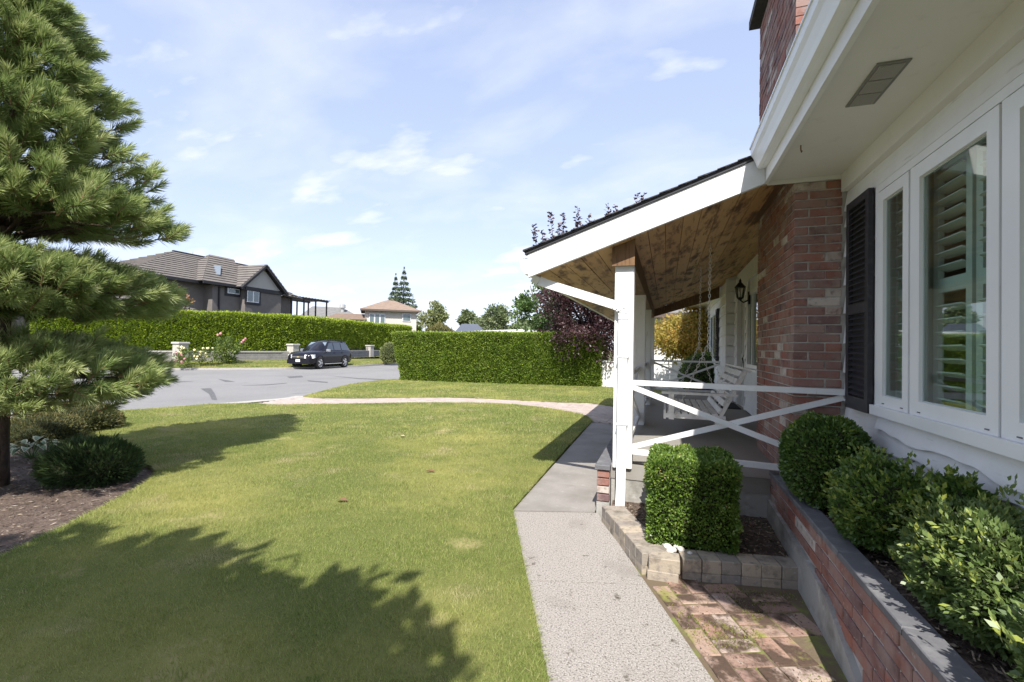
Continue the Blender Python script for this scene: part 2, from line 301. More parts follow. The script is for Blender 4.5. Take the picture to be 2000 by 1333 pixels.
def clumps(n_cl, per, c, r, cr, shell=0.55, up=0.25):
    """leaf points gathered in clumps through an ellipsoid crown -> points, normals, random values"""
    C, u = ellip(n_cl, c, r, shell); sz = cr*(0.6+0.8*RNG.random(n_cl))
    d = rvec(n_cl*per); t = RNG.random((n_cl*per, 1))**0.5
    P = np.repeat(C, per, 0)+d*t*np.repeat(sz, per)[:, None]*np.array([1, 1, 0.75])
    base = np.repeat(RNG.random(n_cl), per)
    return P, unit(d*0.6+np.repeat(u, per, 0)*0.6+np.array([0, 0, up])), np.clip(0.55*base+0.45*RNG.random(n_cl*per), 0, 1)
def fbm(p): return noise.fractal(Vector(p), 1.0, 2.0, 3)

# ------------------------------------------------------------------ ground, lawn, paths, road
g2 = lambda pts: [tuple(G(*p)[:2]) for p in pts]
m_grassbase = LEAF('lawn_thatch', [(0, (0.135, 0.15, 0.045)), (1, (0.135, 0.15, 0.045))], 0, 0.9, 0.1, [(90, (0.09, 0.105, 0.03), 0.45, 0.6), (0.55, (0.24, 0.23, 0.075), 0.46, 0.66), (1.2, (0.37, 0.305, 0.155), 0.60, 0.72)])
m_blade = LEAF('lawn_grass', [(0, (0.15, 0.22, 0.05)), (0.45, (0.25, 0.31, 0.08)), (0.8, (0.34, 0.38, 0.12)), (0.93, (0.38, 0.37, 0.15)), (1, (0.48, 0.43, 0.24))], 0.3, 0.6, 0.15, [(0.55, (0.39, 0.39, 0.13), 0.42, 0.66), (4.5, (0.16, 0.24, 0.055), 0.57, 0.70), (1.5, (0.50, 0.44, 0.25), 0.56, 0.68)])
me = bpy.data.meshes.new('ground'); me.from_pydata([(-600, -300, -0.6), (500, -300, -0.6), (500, 900, -0.6), (-600, 900, -0.6)], [], [(0, 1, 2, 3)])
tag(link('ground', me, M('far_ground', (0.11, 0.12, 0.045), 0.95, [(0.2, (0.15, 0.14, 0.06), 0.4, 0.7)])), kind='structure')
road_near = smooth_line([(-15.0, -6.0), (-13.6, 0.0)]+g2([(-60, 829), (60, 818), (180, 808), (300, 799), (420, 790), (520, 782), (590, 775), (640, 762), (700, 749), (785, 741)])+[(-9.6, 20), (-8, 28), (-4.5, 42), (2, 60)], 4)
kerb_far = smooth_line([tuple(D(*p)[:2]) for p in [(-900, 760, 20), (-300, 735, 22), (0, 726, 24), (200, 724, 26.2), (340, 723, 28), (450, 723, 29.2), (560, 722, 30.9), (630, 719.5, 33.2), (700, 717, 36), (765, 712, 41), (880, 705, 52), (1010, 700, 66)]], 4)
rz_ = lambda x, y: tz(x)-0.03
m_ = MB(); nA, nB = len(road_near), len(kerb_far)
road = sheet('road', road_near+kerb_far[::-1], m_asph, zf=rz_, kind='structure')
bands = {}
def strip(name, line, off0, off1, z0, z1, mat, parent=None, side=1, kind=None, zf=None, drop=0.0):
    m = MB(); P = [np.array(p) for p in line]; o0 = []; o1 = []
    for i, p in enumerate(P):
        d = P[min(i+1, len(P)-1)]-P[max(i-1, 0)]; d /= np.linalg.norm(d); nn = np.array([-d[1], d[0]])*side
        o0.append(p+nn*off0); o1.append(p+nn*off1)
    zz = zf or (lambda x: tz(x))
    vs_ = []
    for a, b in zip(o0, o1): vs_ += [(a[0], a[1], zz(a[0])+z0), (b[0], b[1], zz(b[0])+z1), (a[0], a[1], zz(a[0])+z0-drop), (b[0], b[1], zz(b[0])+z1-drop)]
    fs = []
    for i in range(len(P)-1):
        a = 4*i; fs.append((a, a+1, a+5, a+4))
        if drop: fs += [(a, a+4, a+6, a+2), (a+1, a+3, a+7, a+5)]
    m.add(vs_, fs); o = link(name, m.mesh(name), mat, parent); 
    if o.data.polygons[0].normal.z < 0: o.data.flip_normals()
    if kind: o['kind'] = kind
    return o
i0 = 8; strip('gutter_pan', road_near[:34], 0.0, 0.42, -0.024, -0.024, m_kerb, kind='structure', side=1)
strip('kerb', kerb_far, 0.0, 0.16, 0.10, 0.10, m_kerb, kind='structure', side=1, drop=0.25)
# skid marks and patches are stains on the road: thin tar sheets 4 mm above it
m_tar = M('tar_patch', (0.09, 0.09, 0.092), 0.85, [(20, (0.16, 0.16, 0.16), 0.45, 0.65)])
for nm, pts in [('tar_patch', [(392, 758), (412, 757), (420, 768), (424, 780), (414, 779), (408, 768)]), ('tar_patch', [(425, 739), (450, 743), (459, 745), (440, 745)]), ('tar_patch', [(600, 742), (640, 745), (640, 747), (602, 744)]), ('tar_patch', [(560, 735), (590, 733), (592, 736), (566, 738)]), ('tar_patch', [(640, 733), (700, 738), (752, 740), (752, 741.5), (700, 739.5)]), ('tar_patch', [(470, 752), (520, 750), (560, 747), (560, 748), (520, 751.5)]), ('tar_patch', [(300, 748), (350, 744), (380, 744), (350, 746)])]:
    sheet(nm, g2(pts), m_tar, zf=rz_, z=0.004, parent=road)
# verge across the street and the ground behind its wall
wall_line = [tuple(D(*p)[:2]) for p in [(-500, 712, 24), (200, 708, 27.5), (430, 707, 31.5), (572, 705, 36), (722, 696, 50), (800, 690, 62)]]
m = MB(); ka = [kerb_far[int(i*(nB-1)/11)] for i in range(12)]
kk = smooth_line(wall_line, 3); wa = [kk[int(i*(len(kk)-1)/11)] for i in range(12)]
for i in range(12):
    a = np.array(ka[i]); b = np.array(wa[i]); dd = (b-a)/max(np.linalg.norm(b-a), 0.1); a2 = a+dd*0.14; c = b+dd*70
    m.v += [(a2[0], a2[1], tz(a2[0])+0.105), ((a2[0]+b[0])/2, (a2[1]+b[1])/2, 0.06), (b[0], b[1], 0.15), (c[0], c[1], 0.15)]
    if i: q = 4*i; m.f += [(q-4, q-3, q+1, q), (q-3, q-2, q+2, q+1), (q-2, q-1, q+3, q+2)]
o = link('verge', m.mesh('verge'), m_grassbase); o['kind'] = 'structure'
if o.data.polygons[0].normal.z < 0: o.data.flip_normals()
verge_quads = [(m.v[4*i-4], m.v[4*i-2], m.v[4*i+2], m.v[4*i]) for i in range(1, 12)]
# beds, lawn
bed_edge = g2([(150, 812), (165, 818), (205, 819), (216, 825), (182, 842), (135, 860), (112, 874), (118, 886), (180, 898), (245, 905), (285, 909), (303, 920), (297, 938), (222, 983), (100, 1045), (0, 1092), (-220, 1190)])
bed_edge = smooth_line(bed_edge, 3)
walk_left = [(1.9, -3.7), (-0.46, 1.93), (-1.255, 3.83), (-1.33, 6.5), (-1.36, 8.75)]
path_near = smooth_line(g2([(1157, 824), (1150, 817), (1135, 811), (1090, 802), (1040, 795), (980, 790), (900, 788), (800, 788), (700, 790), (600, 791), (530, 792), (500, 789)]), 3)
rn_seg = [p for p in road_near if p[1] < path_near[-1][1]-0.2 and p[1] > bed_edge[0][1]]
lawn_poly = walk_left+path_near+rn_seg[::-1]+bed_edge+[(-5.6, -7.0), (1.9, -7.0)]
lawn = sheet('lawn', lawn_poly, m_grassbase, z=0.018, drop=0.07, kind='structure')
path_far = smooth_line(g2([(592, 775), (620, 778), (700, 779), (800, 777.5), (900, 777.5), (1000, 782), (1100, 787), (1160, 789)])+[(-0.62, 10.85)], 3)
rf_seg = [p for p in road_near if p[1] > path_far[0][1]+0.1 and p[1] < 19]
far_poly = path_far+[(-0.62, 11.45), (3.4, 11.45), (3.4, 18.6)]+[(-8.8, 19.0)]+rf_seg[::-1]
far_lawn = sheet('lawn', far_poly, m_grassbase, z=0.018, drop=0.07, kind='structure')
bedp = [(-15.5, -7)]+[p for p in road_near if p[1] < bed_edge[0][1]+0.6]+[(-4.2, 6.2), (-3.8, -7)]
sheet('flower_bed_soil', bedp, m_soil, z=-0.03, kind='structure')
# grass blades (one uncountable mass)
def blades(poly, dens, h, w, name, z0=0.018, ymin=-9e9, ymax=9e9):
    A = np.array([p[:2] for p in poly]); lo = A.min(0); hi = A.max(0); lo[1] = max(lo[1], ymin); hi[1] = min(hi[1], ymax)
    n = int((hi-lo).prod()*dens); P = lo+RNG.random((n, 2))*(hi-lo); P = P[inpoly(P, poly)]
    # keep only what can be in view (plus a margin)
    c = P[:, 0]*RM[0, 0]+P[:, 1]*RM[1, 0]; f = P[:, 0]*RM[0, 2]+P[:, 1]*RM[1, 2]
    P = P[(f > 0.6) & (np.abs(c) < 1.35*f+1.2)]; n = len(P)
    z = 0.0145*np.clip(P[:, 0]+1.6, -18.4, 0)+z0-0.006
    B = np.column_stack([P, z]); an = RNG.random(n)*2*math.pi; le = RNG.normal(0, 0.45, (n, 2))
    hh = h*(0.5+0.8*RNG.random(n))*(1+0.28*np.sin(P[:, 0]*5.1+2*np.sin(P[:, 1]*3.3))*np.sin(P[:, 1]*6.3+1.7*np.sin(P[:, 0]*4.1))); s = np.column_stack([np.cos(an), np.sin(an), np.zeros(n)])*(w*(0.7+0.6*RNG.random(n)))[:, None]/2
    T = B+np.column_stack([le*hh[:, None], hh])
    me = npmesh(name, np.stack([B-s, B+s, T], 1), 3)
    return me
def edge_tufts(line, n, spread, h, w):
    A, l = resample(line, 400); i = RNG.integers(0, 399, n); d = A[i+1]-A[i]; d /= np.linalg.norm(d, axis=1, keepdims=True); nn = np.column_stack([d[:, 1], -d[:, 0]])
    P = A[i]+(A[i+1]-A[i])*RNG.random((n, 1))-nn*(RNG.random((n, 1))*0.05)*1.0; z = 0.0145*np.clip(P[:, 0]+1.6, -18.4, 0)+0.014
    B = np.column_stack([P, z]); an = RNG.random(n)*6.28; s_ = np.column_stack([np.cos(an), np.sin(an), 0*an])*w/2; T = B+np.column_stack([nn*(RNG.random((n, 1))*spread)+RNG.normal(0, 0.012, (n, 2)), h*(0.3+RNG.random(n))-0.01])
    return npmesh('g', np.stack([B-s_, B+s_, T], 1), 3)
def resample(line, n):
    A = np.array([p[:2] for p in line]); s = np.r_[0, np.cumsum(np.linalg.norm(np.diff(A, axis=0), axis=1))]; t = np.linspace(0, s[-1], n)
    return np.column_stack([np.interp(t, s, A[:, 0]), np.interp(t, s, A[:, 1])]), s[-1]
mes = [edge_tufts(walk_left[1:]+path_near, 9000, 0.045, 0.03, 0.004), edge_tufts(bed_edge, 6000, 0.05, 0.04, 0.006), blades(lawn_poly, 15000, 0.027, 0.0032, 'g', ymin=0.9, ymax=3.4), blades(lawn_poly, 7500, 0.027, 0.0046, 'g', ymin=3.4, ymax=6.2), blades(lawn_poly, 1800, 0.032, 0.010, 'g', ymin=6.2), blades(far_poly, 900, 0.035, 0.015, 'g')]
bm = bmesh.new()
def joinmesh(name, mes):
    V = []; rn = []
    for q in mes:
        a = np.empty(len(q.vertices)*3, np.float32); q.vertices.foreach_get('co', a); V.append(a.reshape(-1, 3)); r = np.empty(len(q.polygons), np.float32); q.attributes['rnd'].data.foreach_get('value', r); rn.append(r)
    me = npmesh(name, np.concatenate(V), 3, np.concatenate(rn))
    for q in mes: bpy.data.meshes.remove(q)
    return me
tag(link('lawn_grass', joinmesh('lawn_grass', mes), m_blade), 'short mown grass with dry tan patches covering the front lawn', 'grass', kind='stuff')
VB = []
for a, b, c, d in verge_quads:
    a, b, c, d = map(np.array, (a, b, c, d)); n = 2600; u = RNG.random((n, 1)); v = RNG.random((n, 1)); P = (a*(1-u)+b*u)*(1-v)+(d*(1-u)+c*u)*v
    an = RNG.random(n)*6.28; s = np.column_stack([np.cos(an), np.sin(an), 0*an])*0.022; T = P+np.column_stack([RNG.normal(0, 0.03, (n, 2)), 0.05+0.05*RNG.random(n)]); VB.append(np.stack([P-s, P+s, T], 1))
tag(link('verge_grass', npmesh('verge_grass', np.concatenate(VB), 3), m_blade), 'mown grass strip along the kerb across the street', 'grass', kind='stuff')

# concrete walk: slabs as separate pieces
walk = sheet('walkway', [(2.6, -3.7), (1.9, -3.7), (-0.46, 1.93), (-1.27, 3.84), (-1.38, 8.95), (-0.57, 8.95), (-0.57, 4.0), (0.22, 2.18)], M('walk_bedding', (0.16, 0.14, 0.115), 0.95), z=-0.035, kind='structure', zf=lambda x, y: 0)
def slab(name, q, mat, parent, z1=0.0, t=0.03, gap=0.004):
    c = np.mean(np.array(q), 0); q = [tuple(np.array(p)+(c-np.array(p))*gap/max(np.linalg.norm(c-np.array(p)), .1)) for p in q]
    return MB().hexa([(p[0], p[1], z1-t) for p in q]+[(p[0], p[1], z1) for p in q]).build(name, mat, parent)
def lp(a, b, t): return (a[0]+(b[0]-a[0])*t, a[1]+(b[1]-a[1])*t)
La, Lb = (-1.25, 3.83), (1.9, -3.7); Ra, Rb = (-0.55, 4.05), (2.6, -3.7)
La = (-1.25, 3.81)
cuts = [0, 0.145, 0.33, 0.52, 0.72, 1.0]
for i in range(5): slab('slab', [lp(La, Lb, cuts[i+1]), lp(Ra, Rb, cuts[i+1]), lp(Ra, Rb, cuts[i]), lp(La, Lb, cuts[i])], m_agg, walk)
fy = [3.84, 4.75, 5.75, 6.8, 7.9, 8.93]
for i in range(5): 
    x0 = -1.255-0.02*(fy[i]-3.8); x1 = -1.255-0.02*(fy[i+1]-3.8)
    slab('slab', [(x0, fy[i]), (-0.575, fy[i]+(0.22 if i == 0 else 0)), (-0.575, fy[i+1]), (x1, fy[i+1])], m_conc, walk)
# interlocking paver path
pn = list(path_near); pf = list(path_far)
def resample(line, n):
    A = np.array(line); s = np.r_[0, np.cumsum(np.linalg.norm(np.diff(A, axis=0), axis=1))]; t = np.linspace(0, s[-1], n)
    return np.column_stack([np.interp(t, s, A[:, 0]), np.interp(t, s, A[:, 1])]), s[-1]
pn2 = [(-0.60, 8.97)]+pn; pf2 = pf[::-1]
PA, l1 = resample(pn2, 60); PB, l2 = resample(pf2, 60)
m = MB(); 
for i in range(60): m.v += [(PA[i][0], PA[i][1], tz(PA[i][0])-0.03), (PB[i][0], PB[i][1], tz(PB[i][0])-0.03)]
for i in range(59): m.f.append((2*i, 2*i+2, 2*i+3, 2*i+1))
ipath = m.build('paved_path', M('path_sand', (0.16, 0.13, 0.11), 0.95)); ipath['kind'] = 'structure'
pv = MB().cham(-0.098, 0.098, -0.0485, 0.0485, -0.05, 0.0, 0.006).mesh('paver'); pv.materials.append(m_ilock)
pavers = []
nrow = 52
PA2, _ = resample(pn2, nrow+1); PB2, _ = resample(pf2, nrow+1)
for i in range(nrow):
    a = (PA2[i]+PA2[i+1])/2; b = (PB2[i]+PB2[i+1])/2; wd_ = np.linalg.norm(b-a); n = max(4, int(wd_/0.102)); al = np.linalg.norm(PA2[i+1]-PA2[i])*0.5+np.linalg.norm(PB2[i+1]-PB2[i])*0.5
    tv = (PA2[i+1]-PA2[i])+(PB2[i+1]-PB2[i]); ang = math.atan2(tv[1], tv[0])
    for k in range(n):
        t = (k+0.5)/n; c = a+(b-a)*t+(tv/np.linalg.norm(tv))*(al*0.5 if k % 2 else 0)
        pavers.append((np.hypot(*c), c, ang, al/0.2, wd_/n/0.1))
pavers.sort(key=lambda p: p[0])
rest = MB(); pv_v = [v.co.copy() for v in pv.vertices]; pv_f = [tuple(p.vertices) for p in pv.polygons]
for i, (_, c, ang, sx, sy) in enumerate(pavers):
    z = tz(c[0])+rnd.uniform(-0.003, 0.003)
    if i < 290:
        o = link('paver', pv, None, ipath, (0, 0, 0)); o.location = (c[0], c[1], z); o.rotation_euler = (0, 0, ang); o.scale = (sx, sy, 1)
    else:
        ca, sa = math.cos(ang), math.sin(ang); rest.add([(c[0]+ca*v.x*sx-sa*v.y*sy, c[1]+sa*v.x*sx+ca*v.y*sy, z+v.z) for v in pv_v], pv_f)
tag(rest.build('far_pavers', m_ilock, ipath), kind='stuff')

# ------------------------------------------------------------------ the house
XW = 1.252; XE = 1.28; XF = 1.14                            # siding plane by the window, by the entry, beyond the entry
FLZ = 0.42                                                 # porch floor
house = empty('house', (1.3, 3, 0), 'white sided house with large three-pane window and deep white eaves', 'house')
MB().box(XW+0.02, XW+0.10, 1.12, 1.50, 0.0, 2.74).box(XW+0.02, XW+0.10, 3.415, 5.5, 0.0, 2.74).box(XW+0.02, XW+0.10, 1.50, 3.415, 0.0, 1.06).box(XW+0.02, XW+0.10, 1.50, 3.415, 2.45, 2.74).box(XW+0.02, 8, 1.06, 1.12, 0, 2.74).build('wall', m_siding, house)
MB().box(XE+0.02, XE+0.14, 5.5, 7.25, 0.0, 3.0).box(XE+0.02, XE+0.14, 8.42, 8.72, 0, 3.0).box(XE+0.02, XE+0.14, 7.25, 8.42, 0, 1.18).box(XE+0.02, XE+0.14, 7.25, 8.42, 2.36, 3.0).box(XE+0.02, XE+0.14, 8.72, 9.68, 2.50, 3.0).box(XE+0.02, XE+0.14, 9.68, 10.02, 0, 3.0).build('wall', m_siding, house)
MB().box(XF+0.02, 6, 10.02, 16.0, 0.0, 3.0).build('wall', m_siding, house)
def wavy_board(y0, y1, z0, z1, x, parent, wav=0.012, seed=0, name='siding_board', lean=0.018, mat=m_siding):
    m = MB(); n = max(2, int((y1-y0)/0.05)); 
    for i in range(n+1):
        y = y0+(y1-y0)*i/n; dz = wav*(1.5*noise.noise(Vector((y*2.1, seed*3.7, 0.3)))+0.5*noise.noise(Vector((y*7, seed, 1.3))))
        m.v += [(x-lean-0.012, y, z0+dz), (x-0.004, y, z1), (x+0.019, y, z1), (x+0.012, y, z0+dz+0.002)]
    for i in range(n):
        a = 4*i; b = a+4; m.f += [(a, b, b+1, a+1), (a+1, b+1, b+2, a+2), (a+2, b+2, b+3, a+3), (a+3, b+3, b, a)]
    m.f += [(0, 1, 2, 3), (4*n+3, 4*n+2, 4*n+1, 4*n)]
    return m.build(name, mat, parent)
zb = [0.36, 0.62, 0.86, 1.07, 1.28, 1.49, 1.70, 1.91, 2.12, 2.33, 2.54]
for i in range(len(zb)-1):
    a, b = zb[i], zb[i+1]+0.025
    if b < 1.06+0.05: wavy_board(1.12, 3.965, a, min(b, 1.06), XW, house, 0.035 if i == 2 else 0.02, i)
    elif a > 2.30: wavy_board(1.12, 3.965, 2.455, 2.62, XW, house, 0.0, i) if i == 9 else None
    else:
        wavy_board(3.42, 3.965, a, b, XW, house, 0.008, i); wavy_board(1.12, 1.48, a, b, XW, house, 0.008, i)
wavy_board(3.42, 3.965, 2.33, 2.47, XW, house, 0.008, 31)
wavy_board(1.12, 3.40, 0.955, 1.058, XW-0.008, house, 0.035, 12)
# entry wall boards
for i in range(11):
    z = FLZ+0.02+i*0.215; 
    for y0, y1 in ((5.46, 7.18), (8.5, 8.66), (9.74, 10.0)):
        if 1.05 < z < 2.4 or y0 != 5.46: wavy_board(y0, y1, z, z+0.235, XE, house, 0.006, i+20)
        else: wavy_board(5.46, 8.66, z, z+0.235, XE, house, 0.006, i+20) if not (z < 1.2 and z+0.235 > 1.16) else wavy_board(5.46, 7.18, z, z+0.235, XE, house, 0.006, i+20)
    wavy_board(10.06, 15.9, z, z+0.235, XF, house, 0.006, i+40)
    MB().box(XF-0.015, XE, 9.985, 10.012, z, z+0.228).build('siding_board', m_siding, house)
MB().box(XF-0.035, XF+0.02, 9.99, 10.055, FLZ, 2.86).build('corner_board', m_siding, house)
# eaves
EY0 = 0.65
soff = MB().add([(0.72, EY0, 2.73), (1.30, 0.45, 2.73), (1.30, 3.95, 2.73), (0.72, 3.95, 2.73), (0.72, EY0, 2.745), (1.30, 0.45, 2.745), (1.30, 3.95, 2.745), (0.72, 3.95, 2.745)], [(3, 2, 1, 0), (4, 5, 6, 7), (0, 1, 5, 4), (1, 2, 6, 5), (2, 3, 7, 6), (3, 0, 4, 7)]).build('soffit', m_soffit, house)
MB().box(0.72, 1.27, 3.952, 3.972, 2.70, 2.76).build('soffit_end_trim', m_soffit, house)
MB().box(1.20, 1.251, 0.6, 3.95, 2.60, 2.729).build('frieze_board', m_soffit, house)
MB().box(0.695, 0.722, EY0, 3.955, 2.705, 2.87).build('fascia', m_white, house)
gp = [(0.694, 2.945), (0.694, 2.80), (0.655, 2.795), (0.63, 2.805), (0.618, 2.845), (0.602, 2.885), (0.590, 2.91), (0.585, 2.95), (0.597, 2.952), (0.600, 2.915)]
MB().prism([(0.694, 2.945), (0.694, 2.80), (0.655, 2.795), (0.632, 2.803), (0.622, 2.835), (0.606, 2.875), (0.590, 2.90), (0.584, 2.95)], 'y', EY0, 3.86).build('gutter', m_vinyl, house)
MB().box(0.578, 0.59, EY0, 3.865, 2.948, 2.962).build('gutter_lip', m_vinyl, house)
# main roof (above the eave), with the chimney passing through it
rz = lambda x: 2.955+(x-0.62)*0.36
for nm, ya, yb in (('roof', EY0, 3.94), ('roof', 5.47, 16.2)):
    MB().hexa([(0.62, ya, rz(0.62)), (6, ya, rz(6)), (6, yb, rz(6)), (0.62, yb, rz(0.62)), (0.62, ya, rz(0.62)+0.04), (6, ya, rz(6)+0.04), (6, yb, rz(6)+0.04), (0.62, yb, rz(0.62)+0.04)]).build(nm, m_shingle, house)
MB().hexa([(2.2, 3.94, rz(2.2)), (6, 3.94, rz(6)), (6, 5.47, rz(6)), (2.2, 5.47, rz(2.2)), (2.2, 3.94, rz(2.2)+0.04), (6, 3.94, rz(6)+0.04), (6, 5.47, rz(6)+0.04), (2.2, 5.47, rz(2.2)+0.04)]).build('roof', m_shingle, house)
# the far eave beyond the porch
MB().box(0.55, 1.3, 11.6, 16.2, 2.74, 2.76).build('soffit', m_soffit, house); MB().box(0.52, 0.548, 11.6, 16.2, 2.70, 2.92).build('fascia', m_white, house)
MB().box(0.52, 1.2, 11.57, 11.598, 2.72, 2.95).build('fascia', m_white, house)
# soffit vent
vent = MB().box(0.885, 1.015, 2.47, 2.86, 2.722, 2.7285).build('soffit_vent', M('vent_grey', (0.22, 0.215, 0.20), 0.6), house)
mv = M('vent_slat', (0.42, 0.41, 0.39), 0.5)
for k in range(3):
    y0 = 2.485+k*0.124
    for j in range(13): MB().box(0.900+j*0.0077, 0.9045+j*0.0077, y0, y0+0.112, 2.716, 2.7215).build('slat', mv, vent)
MB().tube([(0.79, 3.32, 2.728), (0.79, 3.32, 2.70), (0.795, 3.325, 2.685), (0.80, 3.33, 2.695)], 0.004, 6).build('plant_hook', m_beam, house)
# three-light casement window
def frame_yz(x0, x1, y0, y1, z0, z1, w, m=None, wb=None):
    m = m or MB(); wb = wb or w
    return m.box(x0, x1, y0, y0+w, z0, z1).box(x0, x1, y1-w, y1, z0, z1).box(x0, x1, y0+w, y1-w, z0, z0+wb).box(x0, x1, y0+w, y1-w, z1-w, z1)
win = frame_yz(1.175, 1.30, 1.47, 3.41, 1.055, 2.45, 0.045).box(1.178, 1.205, 2.958, 2.986, 1.10, 2.405).box(1.178, 1.205, 2.252, 2.280, 1.10, 2.405).build('window', m_vinyl, house)
MB().box(1.150, 1.174, 1.44, 3.415, 1.048, 1.105).build('sill', m_vinyl, win)
for y0, y1 in ((2.992, 3.358), (2.286, 2.952), (1.521, 2.246)):
    w = 0.062 if y1-y0 < 0.5 else 0.072
    frame_yz(1.172, 1.188, y0, y1, 1.106, 2.398, w).build('sash', m_vinyl, win)
    frame_yz(1.1885, 1.196, y0+w-0.008, y1-w+0.008, 1.106+w-0.008, 2.398-w+0.008, 0.014).build('bead', M('pale_green_bead', (0.50, 0.56, 0.55), 0.4), win)
    MB().box(1.190, 1.194, y0+w-0.002, y1-w+0.002, 1.106+w-0.002, 2.398-w+0.002).build('pane', m_glass, win)
    MB().box(1.168, 1.1715, y0+0.05, y0+0.075, 1.122, 1.127).box(1.168, 1.1715, y1-0.09, y1-0.065, 1.122, 1.127).build('weep_cover', m_coping, win)
# plantation shutters and a dim room behind the glass
for y0, y1 in ((1.56, 1.90), (1.93, 2.26), (2.30, 2.60), (2.63, 2.95), (3.0, 3.38)):
    pn_ = frame_yz(1.262, 1.287, y0, y1, 1.12, 2.39, 0.045).box(1.262, 1.287, y0+0.045, y1-0.045, 1.73, 1.80).build('interior_shutter', m_louv, win)
    for zz in [1.19+0.066*k for k in range(18)]:
        if 1.70 < zz < 1.83: continue
        MB().bar((1.274, y0+0.046, zz), (1.274, y1-0.046, zz), 0.008, 0.058, up=(-0.93, 0, 0.36)).build('louvre', m_louv, pn_)
MB().box(4.4, 4.5, 1.13, 5.4, 0.3, 2.8).box(1.33, 4.4, 5.3, 5.4, 0.3, 2.8).box(1.33, 4.4, 1.125, 1.18, 0.3, 2.8).box(1.32, 4.4, 1.18, 5.3, 0.3, 0.4).build('room_walls', m_room, house)
MB().box(1.32, 4.5, 1.13, 5.4, 2.76, 2.80).build('room_ceiling', m_room, house)
win.location.x += 0.043
# charcoal louvred shutter beside the window
def ext_shutter(y0, y1, z0, z1, x, n, parent=house):
    zm = z0+(z1-z0)*0.475; w = 0.05
    s = frame_yz(x-0.035, x-0.004, y0, y1, z0, z1, w, wb=0.085).box(x-0.035, x-0.004, y0+w, y1-w, zm-0.035, zm+0.035).box(x-0.010, x-0.003, y0+w, y1-w, z0+0.05, z1-0.05).build('window_shutter', m_char, parent)
    for a, b in ((z0+0.09, zm-0.04), (zm+0.04, z1-0.055)):
        k = max(3, int((b-a)/0.0365*n))
        for i in range(k): z = a+(b-a)*(i+0.5)/k; MB().bar((x-0.022, y0+w+0.001, z), (x-0.022, y1-w-0.001, z), 0.006, 0.030, up=(-0.75, 0, -0.65)).build('slat', m_char, s)
ext_shutter(3.425, 3.80, 1.045, 2.455, XW-0.031, 1.0)
# far window with shutters, entry window, door, lantern
fw = frame_yz(XF-0.06, XF-0.02, 11.75, 13.3, 1.15, 2.35, 0.07).box(XF-0.055, XF-0.03, 12.48, 12.55, 1.22, 2.28).build('window', m_vinyl, house)
MB().box(XF-0.045, XF-0.038, 11.81, 12.48, 1.21, 2.29).box(XF-0.045, XF-0.038, 12.55, 13.24, 1.21, 2.29).build('pane', m_glass, fw)
ext_shutter(11.35, 11.72, 1.12, 2.38, XF-0.03, 0.6); ext_shutter(13.33, 13.7, 1.12, 2.38, XF-0.03, 0.6)
ew = frame_yz(XE-0.03, XE+0.06, 7.22, 8.45, 1.15, 2.38, 0.06).box(XE-0.02, XE+0.05, 8.02, 8.07, 1.21, 2.32).build('window', m_vinyl, house)
MB().box(XE+0.01, XE+0.016, 7.28, 8.02, 1.21, 2.32).box(XE+0.01, XE+0.016, 8.07, 8.39, 1.21, 2.32).build('pane', m_glass, ew)
MB().box(XE-0.075, XE-0.02, 7.2, 8.47, 1.11, 1.148).build('sill', m_vinyl, ew)
MB().box(XE+0.2, XE+0.22, 7.0, 8.7, 0.8, 2.6).build('curtain_wall', m_room, house)
door = MB().box(XE+0.05, XE+0.09, 8.78, 9.62, FLZ+0.01, 2.45).build('door', M('door_paint', (0.5, 0.5, 0.48), 0.45), house)
for z0, z1 in ((0.55, 1.25), (1.35, 2.35)):
    for y0 in (8.88, 9.24): frame_yz(XE+0.04, XE+0.0495, y0, y0+0.28, z0, z1, 0.03).build('panel', MATS['door_paint'], door)
MB().tube([(XE+0.045, 8.87, 1.35), (XE-0.0, 8.87, 1.35)], 0.018, 8).tube([(XE+0.0, 8.87, 1.36), (XE-0.03, 8.87, 1.30), (XE-0.0, 8.87, 1.12)], 0.012, 8).box(XE+0.035, XE+0.049, 8.84, 8.90, 1.08, 1.42).build('handle', m_black, door)
MB().box(XE-0.02, XE+0.10, 8.70, 8.775, FLZ, 2.52).box(XE-0.02, XE+0.10, 9.625, 9.70, FLZ, 2.52).box(XE-0.02, XE+0.10, 8.775, 9.625, 2.455, 2.52).build('door_trim', m_siding, house)
lx, ly, lz = 1.12, 8.25, 2.40
lant = empty('wall_lantern', (XE-0.03, ly, lz), 'black carriage style lantern on the wall beside the front door', 'wall lamp')
MB().box(XE-0.045, XE-0.018, ly-0.05, ly+0.05, lz-0.22, lz-0.02).tube([(XE-0.03, ly, lz-0.15), (lx+0.05, ly, lz-0.19), (lx, ly, lz-0.15)], 0.012, 8).build('bracket', m_black, lant)
MB().tube([(lx, ly, lz-0.15), (lx, ly, lz-0.12), (lx, ly, lz-0.11)], [0.02, 0.05, 0.055], 8).build('base', m_black, lant)
MB().tube([(lx, ly, lz-0.11), (lx, ly, lz+0.05)], [0.048, 0.072], 8).build('glass', GLASS('lamp_glass', (0.95, 0.95, 0.92), 0.05), lant)
m = MB()
for k in range(8): a = k*math.pi/4; m.bar((lx+0.05*math.cos(a), ly+0.05*math.sin(a), lz-0.11), (lx+0.075*math.cos(a), ly+0.075*math.sin(a), lz+0.05), 0.008, 0.008, up=(math.cos(a), math.sin(a), 0.1))
m.build('cage', m_black, lant)
